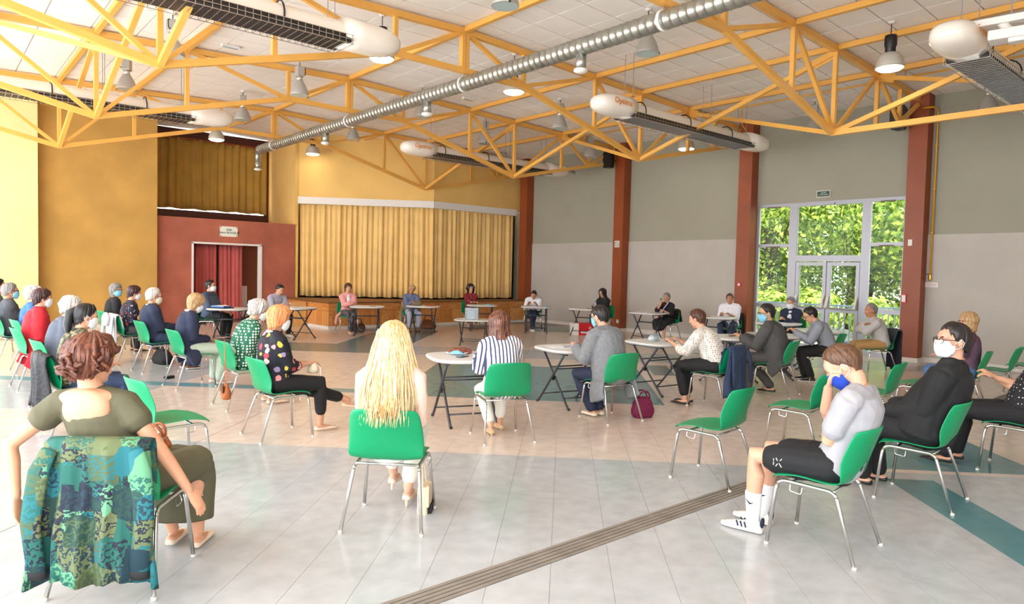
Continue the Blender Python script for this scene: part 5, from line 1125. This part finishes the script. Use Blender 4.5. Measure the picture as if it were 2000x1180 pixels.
# -- left audience, front row
P((2.655, 6.58, 90), 'woman with ginger hair in a black floral blouse, legs crossed', 'green chair of the ginger haired woman', female=True, lean=-6, curve=14, hy=6, hp=12, top=flor, sleeve='three', fit=.022, bottom=('capri', black), shoe=(skinS, 'pump'), hair=('bobshort', 'ginger'), mask=M_wmask, lod=0, hands={'L': (-.02, .30, .70), 'R': (.06, .28, .70)}, feet={'L': (-.02, .80, .26), 'R': (.06, .42, .085)}, kneepole={'L': (.4, .3, 1)}, collar=whiteS, footpitch=(10, 0), seed=21, belly=.03)
pb = loaf_bag('drawstring_pouch', (3.0, 6.55, .60), 90, (.13, .09, .11), M('canvas_cream', (224, 212, 184), .8), 'cream drawstring pouch held by the ginger haired woman', handles=False)
for q in (-1, 1): MB().tube([(0, .03, .1), (.05*q, .06, .05), (.04*q, .07, -.05)], .004, 5).obj('cord', M_paper, pb)
P((2.89, 8.24, 90), 'woman with curly white hair in a green dotted dress', 'green chair with a tan satchel hanging on it', female=True, sc=1.03, lean=12, curve=16, hy=12, hp=18, top=dotG, sleeve='three', fit=.026, bottom=('pants', mint), shoe=(skinS, 'flat'), hair=('curly', 'white'), mask=M_wmask, lod=0, hands=LAPP, belly=.06, feet={'L': (-.12, .34, .085), 'R': (.1, .32, .085)}, collar=whiteS, seed=22)
sb = loaf_bag('satchel', (2.60, 7.93, .16), 100, (.21, .09, .17), M_leather, 'tan leather satchel hanging beside the green dotted dress', handles=False, flap=M_tanb)
for q in (-.09, .09): MB().tube([(q, 0, .15), (q*.3, -.01, .42), (0, -.02, .66)], .011, 6, flat=.35, side=(1, 0, 0)).obj('strap', M_leather, sb)
P((2.78, 9.95, 86), 'woman with a blonde bob in a navy sweater, head bowed', 'green chair of the woman in the navy sweater', female=True, lean=-2, curve=16, hy=4, hp=26, top=navy, fit=.024, bottom=('pants', mint), shoe=(whiteSh, 'flat'), hair=('bobshort', 'ash'), mask=M_wmask, lod=1, hands=LAPP, collar=whiteS, seed=23, coat=(.36, .95))
P((2.75, 11.65, 86), 'white haired man in a navy jacket with a cream mask', 'green chair of the man in the navy jacket', lean=-6, curve=10, hy=8, hp=8, top=navy, fit=.03, bottom=('pants', denim), shoe=(brownS, 'sneaker'), hair=('short', 'white'), mask=M('cream_mask', (238, 232, 204), .8), glasses=True, lod=1, hands={'L': (-.05, .26, .68), 'R': (.07, .26, .68)}, collar=whiteS, seed=24, feet={'L': (-.1, .46, .085), 'R': (.12, .48, .085)})
p8 = P((2.7, 13.1, 86), 'woman with dark auburn hair in a dark floral top', 'green chair with a pale grey hoodie over its back', female=True, lean=4, hy=10, hp=10, top=flor2, sleeve='three', fit=.02, bottom=('capri', charcoal), shoe=(skinS, 'sandal'), hair=('pixie', 'plum'), mask=M_wmask, lod=1, hands=LAPP, seed=25)
drape('grey_hoodie', p8['chair'], M('pale_grey_fleece', (206, 204, 206)), 'pale grey hoodie hanging over the chair of the floral top woman', z_end=.22, w=.50, amp=.02, seed=6, hood=True)
P((2.7, 14.35, 84), 'grey haired woman with glasses and blue mask turned to the camera', 'green chair of the grey haired woman with glasses', female=True, lean=2, hy=58, hp=2, top=black, vneck=M('pink_print_vest', (206, 180, 190), vary=.2, vscale=30), fit=.02, bottom=('pants', black), shoe=(blackS, 'flat'), hair=('bob', 'grey'), mask=M_skyb, glasses=True, lod=1, hands=LAPP, seed=26)
# second row
p6 = P((1.12, 7.75, 86), 'dark haired woman with sunglasses on her head and a camouflage jacket', 'green chair with a black quilted vest', female=True, sc=.98, lean=6, curve=12, hy=6, hp=10, top=camo, fit=.024, bottom=('capri', denim), shoe=(charcoal, 'sneaker'), hair=('pony', 'black'), mask=M_wmask, lod=0, hands={'L': (-.04, .28, .66), 'R': (.05, .28, .66)}, seed=27, sock=(black, .2))
b = MB(); HMx = p6['HM']; b.tube([HMx@Vector((0, -.09, .06)), HMx@Vector((-.01, -.14, .02)), HMx@Vector((-.01, -.14, -.10)), HMx@Vector((0, -.12, -.22))], [.035, .045, .04, .015], 12); b.obj('ponytail', HAIR['black'], p6['e'], True)
MB().tube([HMx@Vector((.095*math.sin(q), .02+.02*math.cos(q*.5), .03+.10*math.cos(q))) for q in [R(-85+17*i) for i in range(11)]], [.004]*3+[.012]*2+[.005]+[.012]*2+[.004]*3, 6).obj('sunglasses', M_black, p6['e'], True)
drape('quilted_vest', p6['chair'], M('black_quilted', (26, 26, 30), .6, bump=.6, bscale=30), 'black quilted vest on the chair of the camouflage jacket woman', z_end=.30, w=.5, amp=.02, seed=7, sleeves=False)
P((1.20, 9.2, 86), 'woman with short fluffy white hair in a slate jacket', 'green chair of the fluffy white haired woman', female=True, lean=6, curve=12, hy=4, hp=10, top=greyQ, fit=.032, bottom=('pants', charcoal), shoe=(blackS, 'flat'), hair=('pixie', 'white'), lod=1, hands=LAPP, seed=28)
P((1.16, 10.95, 86), 'woman in a bright red coat with short auburn hair', 'green chair of the woman in the red coat', female=True, sc=1.02, lean=4, curve=10, hy=4, hp=4, top=red, fit=.034, bottom=('pants', black), shoe=(blackS, 'flat'), hair=('pixie', 'plum'), mask=M_wmask, lod=0, hands=LAPP, coat=(.24, 1.0), collar=florK, seed=29)
P((1.28, 12.5, 86), 'white haired woman in a blue knitted sweater', 'green chair of the woman in the blue sweater', female=True, lean=0, hy=10, hp=2, top=blueK, fit=.026, bottom=('pants', navy), shoe=(blackS, 'flat'), hair=('curly', 'white'), lod=1, hands=LAPP, seed=30)
P((1.12, 13.7, 84), 'grey haired man with glasses and pale blue mask at left edge', 'green chair of the man at the left edge', lean=-4, hy=6, hp=2, top=charcoal, fit=.026, bottom=('pants', navy), shoe=(blackS, 'flat'), hair=('short', 'grey'), mask=M_skyb, glasses=True, lod=1, hands=ARMX, sk=TAN, seed=31)
P((1.02, 15.0, 84), 'dark haired man just showing above the left edge row', 'green chair behind the man at the left edge', sc=1.06, lean=0, hy=10, top=charcoal, bottom=('pants', navy), shoe=(blackS, 'flat'), hair=('short', 'dark'), lod=2, hands=LAPP, seed=32)

# -- council behind the far tables
table(5.15, 15.5, 40, 'white folding table with a blue folder in front of the red curtain'); p = P((4.95, 16.2, 138), 'man in a slate polo with glasses and mask by the red curtain', 'green chair of the man by the red curtain', sc=1.05, lean=0, hy=-10, top=polo2, sleeve='elbow', fit=.026, bottom=('pants', black), shoe=(blackS, 'flat'), hair=('short', 'dark'), mask=M_wmask, glasses=True, lod=1, belly=.05, hands={'L': (-.12, .34, .62), 'R': (.16, .36, .76)}, collar=polo2, seed=41)
drape('grey_coat', p['chair'], M('taupe_coat', (92, 86, 80)), 'taupe coat over the chair of the man by the red curtain', z_end=.3, seed=9, sleeves=False)
e = empty('folder', (4.98, 15.56, .73), 60, label='bright blue folder on a black case on the left table', cat='folder'); MB().box((-.22, -.15, 0), (.22, .15, .02)).obj('case', black, e); MB().box((-.17, -.11, .02), (.17, .11, .05)).obj('cover', M_blue, e); MB().box((-.165, -.105, .05), (.165, .105, .052)).obj('page', M_paper, e)
table(6.62, 15.42, 65, 'white folding table of the young man in a grey polo'); P((6.42, 16.12, 168), 'young man in a grey polo writing beside the stage', 'green chair of the young man in the grey polo', lean=10, curve=12, hy=-4, hp=28, top=polo, sleeve='elbow', fit=.022, bottom=('pants', black), shoe=(whiteSh, 'sneaker'), hair=('crop', 'black'), lod=1, hands={'L': (-.10, .42, .78), 'R': (.12, .40, .78)}, curls=(.7, .6), collar=polo, seed=42)
sheets(6.55, 15.6, 20, 'papers on the young man\'s table'); phone(6.4, 15.4, 60, 'phone on the table of the young man in grey polo')
table(8.52, 15.48, 208, 'white folding table of the woman in the pink coat'); P((8.36, 16.22, 196), 'woman in a long pink coat and patterned trousers', 'green chair of the woman in the pink coat', female=True, lean=4, hy=-6, hp=2, top=pinkC, fit=.028, bottom=('pants', hound), shoe=(skinS, 'pump'), heel=.03, hair=('pixie', 'brown'), lod=1, hands={'L': (-.06, .40, .78), 'R': (.02, .42, .785)}, coat=(.22, 1.08), vneck=whiteS, feet={'L': (.02, .40, .1), 'R': (-.04, .34, .1)}, seed=43)
sheets(8.36, 15.62, 25, 'papers in front of the pink coat'); phone(8.6, 15.35, 100, 'black phone at the corner of the pink coat table')
loaf_bag('handbag', (8.72, 16.35, 0), 200, (.42, .2, .24), pattern('floral_bag', 'floral', [(60, 40, 30), (200, 150, 60), (220, 210, 200), (160, 60, 60)], 2, thr=.5), 'patterned bag on the floor behind the pink coat table')
table(10.05, 15.25, 225, 'white folding table with a brown purse'); p = P((10.18, 16.0, 204), 'woman in a blue cardigan leaning on her purse', 'green chair with a beige coat near the stage', female=True, lean=10, side=6, hy=-2, hp=14, hr=-10, top=cardi, fit=.022, bottom=('cropped', lilac), shoe=(brownS, 'sandal'), hair=('pixie', 'ash'), sk=TAN, lod=1, hands={'L': (-.12, .40, .80), 'R': (.08, .42, .80)}, seed=44)
drape('beige_coat', p['chair'], M('beige_coat_cloth', (176, 150, 120)), 'beige coat over the chair near the stage', z_end=.18, seed=10, sleeves=False)
loaf_bag('purse', (9.95, 15.4, .73), 210, (.27, .14, .12), M('brown_purse', (120, 96, 74), .6), 'brown purse on the table of the blue cardigan woman', handles=False); paper(10.2, 15.15, 20, 'red booklet under the brown purse', m=M_red, t=.01); phone(10.3, 15.1, 50, 'phone beside the red booklet')
table(12.02, 15.25, 218, 'white folding table of the curly haired woman'); P((12.2, 16.02, 207), 'woman with curly black hair in a red floral blouse', 'green chair of the curly haired woman', female=True, lean=4, hy=-6, hp=-6, hr=6, top=florR, sleeve='three', fit=.02, bottom=('capri', khaki), shoe=(brownS, 'sandal'), hair=('curlylong', 'black'), lod=1, hands={'L': (.03, .40, .785), 'R': (-.06, .42, .79)}, seed=45)
mask_flat(12.06, 15.02, 30, 'blue face mask on the curly haired woman\'s table'); loaf_bag('handbag', (10.95, 16.35, 0), 200, (.44, .26, .26), M_tanb, 'slumped brown leather bag on the floor before the stage')
table(13.10, 14.15, 222, 'white folding table of the man leaning over his notes'); P((13.55, 14.75, 224), 'balding man in a grey vest bent over his notes', 'green chair of the man bent over his notes', lean=22, curve=18, hy=8, hp=44, hr=-8, top=whiteS, sleeve='elbow', fit=.02, bottom=('pants', navy), shoe=(whiteSh, 'sneaker'), hair=('balding', 'dark'), sk=TAN, lod=1, hands={'L': (-.08, .48, .785), 'R': (.14, .46, .785)}, coat=(.34, .95), seed=46, feet={'L': (.03, .42, .085), 'R': (-.02, .48, .085)})
mask_flat(13.2, 13.85, 10, 'blue face mask on the bent man\'s table'); sheets(13.1, 14.2, 40, 'notes under the bent man\'s hands')
# right side facing left
table(13.75, 12.85, 250, 'white folding table with a clear bottle and papers'); P((14.62, 12.98, 262), 'woman with long black hair and black top beside the column', 'green chair in front of the second red column', female=True, lean=6, hy=6, hp=14, top=black, fit=.02, bottom=('pants', denim), shoe=(blackS, 'flat'), hair=('mid', 'black'), glasses=True, lod=1, hands={'L': (-.05, .40, .78), 'R': (.12, .36, .78)}, seed=47)
bottle(13.86, 12.62, 'clear bottle on the table of the black haired woman', h=.27); sheets(13.5, 12.95, 70, 'curling papers on the bottle table'); phone(13.75, 12.75, 10, 'phone beside the clear bottle')
rb = empty('carton_box', (13.75, 13.1, 0), 30, label='red and white carton on the floor beside the table leg', cat='box'); MB().box((-.06, -.2, 0), (.35, .2, .32)).obj('red_side', M_red, rb); MB().box((-.2, -.2, 0), (-.06, .2, .32)).obj('white_side', M_white, rb); MB().box((.0, -.205, .05), (.2, -.2, .1)).obj('print_strip', M_white, rb); MB().tube(arc((.26, -.203, .2), .03, 0, 6.28, 12, (1, 0, 0), (0, 0, 1)), .008, 5).obj('print_ring', M_white, rb)
MB().box((XW-.335, 13.25, .25), (XW-.31, 13.33, .35)).obj('socket', M_white, label='small white socket low on the second column', cat='socket')
table(14.05, 10.98, 258, 'white folding table of the woman with the microphone'); p = P((14.72, 10.85, 264), 'grey haired woman in a black dress speaking into a microphone', 'green chair with a floral scarf, woman with microphone', female=True, sc=.95, lean=10, hy=2, hp=6, top=black, sleeve='elbow', fit=.018, bottom=('skirt', black), shoe=(blackS, 'pump'), hair=('short', 'grey'), lod=1, hands={'R': (.03, .30, .98), 'L': (-.10, .38, .78)}, curls=(.3, .85), poleR=(.6, .2, -1), seed=48, hdir={'R': (-.3, .3, .9)})
drape('floral_scarf', p['chair'], florK, 'dark floral scarf over the microphone woman\'s chair', z_end=.5, sleeves=False, seed=11, w=.42)
mc = empty('microphone', (14.42, 10.86, .97), 80, label='grey microphone held to the speaking woman\'s mouth', cat='microphone'); MB().tube([(0, 0, 0), (0, -.02, .12)], [.013, .016], 10).obj('handle', M_black, mc, True); MB().ell((0, -.025, .15), (.026, .026, .032)).obj('head_grille', M('mic_grey', (176, 190, 204), .5), mc, True)
sh_ = empty('sash', (14.72, 10.85, 0), 264, label='blue white and red sash with gold tassel on the speaking woman', cat='sash')
for i, c in enumerate(((30, 50, 140), (236, 236, 240), (200, 30, 44))):
    MB().tube([(-.10+.016*i, .12, 1.0), (-.04+.016*i, .24, .84), (.04+.016*i, .27, .68), (.14+.016*i, .12, .60)], [.012]*4, 6, flat=.5).obj('stripe', M('sash_%d' % i, c), sh_, True)
MB().tube([(.10, .28, .66), (.11, .29, .54)], [.018, .014], 8).obj('tail', MATS['sash_2'], sh_, True); MB().tube([(.11, .29, .53), (.11, .29, .45)], [.016, .024], 8).obj('tassel', M('gold_tassel', (226, 180, 60)), sh_, True)
sheets(14.0, 11.05, 80, 'papers in front of the speaking woman')
table(14.35, 9.15, 252, 'white folding table of the man in the white shirt'); p = P((15.0, 9.2, 252), 'man in a white short sleeved shirt writing by the column', 'green chair with a dark jacket by the exit', sc=1.05, lean=10, curve=12, hy=-6, hp=24, top=whiteS, sleeve='elbow', fit=.026, bottom=('pants', denim), shoe=(blackS, 'flat'), hair=('balding', 'brown'), sk=TAN, lod=1, hands={'L': (-.08, .42, .785), 'R': (.12, .42, .785)}, belly=.04, collar=whiteS, seed=49)
drape('dark_jacket', p['chair'], M('dark_jacket_cloth', (34, 36, 44)), 'dark jacket over the chair by the exit', z_end=.12, seed=12, sleeves=False)
bottle(14.1, 9.42, 'small clear bottle on the white shirt man\'s table', h=.16, r=.022); sheets(14.4, 9.05, 60, 'papers on the white shirt man\'s table'); paper(14.3, 9.35, 80, 'yellow envelope on the white shirt man\'s table', m=M('envelope_yellow', (226, 176, 70)), w=.12, d=.22, t=.004); phone(14.15, 9.3, 20, 'dark phone near the small bottle')
table(13.85, 7.35, 262, 'white folding table of the masked man before the exit doors'); P((14.5, 7.38, 266), 'grey haired masked man in a dark blazer before the exit doors', 'green chair before the exit doors', lean=8, hy=4, hp=12, top=navy, fit=.026, bottom=('pants', black), shoe=(blackS, 'flat'), hair=('short', 'grey'), mask=M_wmask, lod=1, hands={'L': (-.02, .40, .79), 'R': (.08, .36, .80)}, vneck=whiteS, collar=whiteS, seed=50)
sheets(13.85, 7.3, 70, 'papers before the masked man')
table(9.55, 12.4, 45, 'low white folding table holding a clear ballot box')
mt = [o for o in COL.objects if o.get('label') == 'low white folding table holding a clear ballot box'][0]; mt.scale = (1, 1, .79)
bx = empty('ballot_box', (9.5, 12.4, .5767), 45, label='clear plastic box on the low table in the middle', cat='box')
for a, b_ in (((-.15, -.1, 0), (.15, .1, .006)), ((-.15, -.1, .006), (-.145, .1, .26)), ((.145, -.1, .006), (.15, .1, .26)), ((-.145, -.1, .006), (.145, -.095, .26)), ((-.145, .095, .006), (.145, .1, .26))): MB().box(a, b_).obj('panel', M_clear, bx)
MB().box((-.1, -.06, .008), (.06, .06, .2)).obj('paper_roll', M_paper, bx)

# -- near row with their backs to the camera
table(4.58, 6.05, 21, 'white folding table with a blue mask and scarf, centre'); P((4.40, 5.22, 21), 'woman in a striped blouse with wavy chestnut hair', 'green chair of the woman in the striped blouse', female=True, lean=12, curve=10, hy=-4, hp=14, top=stripe, sleeve='long', fit=.03, bottom=('cropped', cream), shoe=(M('cork_wedge', (206, 174, 130), .7), 'pump'), heel=.02, hair=('mid', 'chest'), lod=0, hands={'L': (-.12, .42, .785), 'R': (.12, .42, .785)}, feet={'L': (-.06, .16, .09), 'R': (.10, .34, .09)}, belly=.05, seed=61, droop=Vector((0, -.02, 0)))
mask_flat(4.50, 6.14, 40, 'pale blue face mask on a scarf, centre table', z=.745); loaf_bag('scarf_bundle', (4.62, 6.24, .73), 30, (.26, .15, .07), pattern('bright_scarf', 'floral', [(120, 70, 50), (200, 60, 130), (60, 140, 90), (230, 210, 190), (190, 120, 60)], 2.6, thr=.55), 'bright patterned scarf bundle on the centre table', handles=False, cat='scarf'); phone(4.46, 5.98, 70, 'black phone case on the centre table'); sheets(4.78, 5.98, 10, 'papers beside the striped blouse'); pen(4.72, 5.9, 70, 'red pen on the centre table', m=M_red, z=.736)
table(6.28, 6.08, 12, 'white folding table in front of the grey cardigan'); P((6.02, 5.2, 8), 'person with short dark hair in a long grey cardigan', 'green chair of the person in the grey cardigan', female=True, sc=1.1, lean=16, curve=14, hy=-14, hp=14, top=knit, fit=.034, bottom=('pants', navy), shoe=(M('cream_shoe', (230, 220, 196), .5), 'flat'), hair=('short', 'dark'), mask=M_skyb, glasses=True, lod=0, hands={'L': (-.16, .46, .79), 'R': (.14, .46, .79)}, feet={'L': (-.10, .20, .085), 'R': (.02, .22, .085)}, belly=.07, coat=(.22, 1.02), seed=62)
sheets(6.12, 6.2, 20, 'papers on the grey cardigan\'s table'); pen(6.2, 6.1, 80, 'blue pen on the grey cardigan\'s table', z=.738)
loaf_bag('handbag', (6.42, 5.05, 0), 20, (.26, .17, .24), pattern('burgundy_bag', 'floral', [(110, 16, 60), (50, 10, 30), (150, 30, 84)], 2.5, thr=.5), 'burgundy patterned handbag on the floor by the grey cardigan')
table(8.0, 6.02, 8, 'white folding table with a plastic bag, dotted blouse'); p = P((7.76, 4.95, -8), 'woman in an ivory dotted blouse leaning onto her table', 'green chair with a denim jacket on its back', female=True, sc=1.04, lean=26, curve=10, hy=-4, hp=16, top=dotW, sleeve='three', fit=.022, bottom=('cropped', black), shoe=(blackS, 'sandal'), hair=('short', 'brown'), lod=0, hands={'L': (-.14, .56, .79), 'R': (.10, .56, .79)}, feet={'L': (-.22, .30, .085), 'R': (-.05, .34, .085)}, belly=.03, seed=63, hipz=.54)
drape('denim_jacket', p['chair'], denim, 'blue denim jacket over the chair of the dotted blouse woman', z_end=.18, w=.5, amp=.022, seed=13)
loaf_bag('plastic_bag', (7.92, 6.06, .73), 0, (.18, .12, .12), M_clear, 'crumpled clear plastic bag on the dotted blouse table', handles=False); phone(8.15, 5.95, 90, 'phone on the dotted blouse table')
table(9.78, 5.98, 0, 'white folding table in front of the grey suit'); P((9.32, 4.95, -12), 'man in a grey suit and blue mask seen from behind', 'green chair of the man in the grey suit', lean=14, curve=12, hy=-34, hp=8, sc=1.06, top=suit, fit=.034, bottom=('pants', suit), shoe=(blackS, 'flat'), hair=('short', 'dark'), mask=M_skyb, glasses=True, lod=0, hands={'L': (-.16, .46, .80), 'R': (.02, .48, .80)}, feet={'L': (-.10, .34, .085), 'R': (.12, .10, .085)}, coat=(.34, .9), belly=.05, seed=64)
paper(9.62, 6.1, 40, 'white paper on the grey suit\'s table'); mask_flat(9.45, 6.02, 20, 'white face mask on the grey suit\'s table', m=M_wmask); phone(9.85, 6.0, 80, 'black case on the grey suit\'s table')
table(10.85, 5.85, -30, 'white folding table of the man writing with glasses'); P((11.22, 5.12, -32), 'man with glasses in a grey shirt writing, in profile', 'green chair of the man writing with glasses', lean=20, curve=14, hy=-8, hp=28, top=shirtG, fit=.026, bottom=('pants', black), shoe=(blackS, 'sneaker'), hair=('short', 'dark'), glasses=True, lod=0, hands={'L': (-.12, .46, .80), 'R': (.0, .48, .80)}, curls=(.6, .7), feet={'L': (-.20, .22, .085), 'R': (.05, .30, .085)}, collar=shirtG, seed=65)
pen(11.0, 5.62, 40, 'white pen in the writing man\'s hand', m=M_paper, z=.82)
table(12.62, 5.95, -30, 'white folding table of the man with crossed arms'); p = P((13.2, 5.07, -42), 'balding man in a pale grey shirt with crossed arms', 'green chair with a navy jacket near the right window', lean=14, curve=12, hy=-4, hp=6, top=shirtL, fit=.026, bottom=('pants', tanT), shoe=(brownS, 'flat'), hair=('balding', 'grey'), sk=TAN, lod=1, hands={'L': (.10, .27, .84), 'R': (-.12, .29, .87)}, poleR=(1, .1, -.5), poleL=(-1, .1, -.5), seed=66)
drape('navy_jacket', p['chair'], M('navy_jacket_cloth', (26, 30, 46)), 'navy jacket over the chair near the right window', z_end=.08, w=.52, seed=14, sleeves=False)
# floor things at left
loaf_bag('handbag', (3.05, 12.45, 0), 80, (.46, .24, .24), black, 'black soft bag on the floor before the navy jacket')
bevel(MB().box((-.08, -.03, 0), (.08, .03, .045)).obj('glasses_case', black, loc=(2.72, 10.75, 0), rot=(0, 0, .4), label='black glasses case lying on the floor', cat='case'), .02, 3)
bpy.data.scenes.remove(WORK)
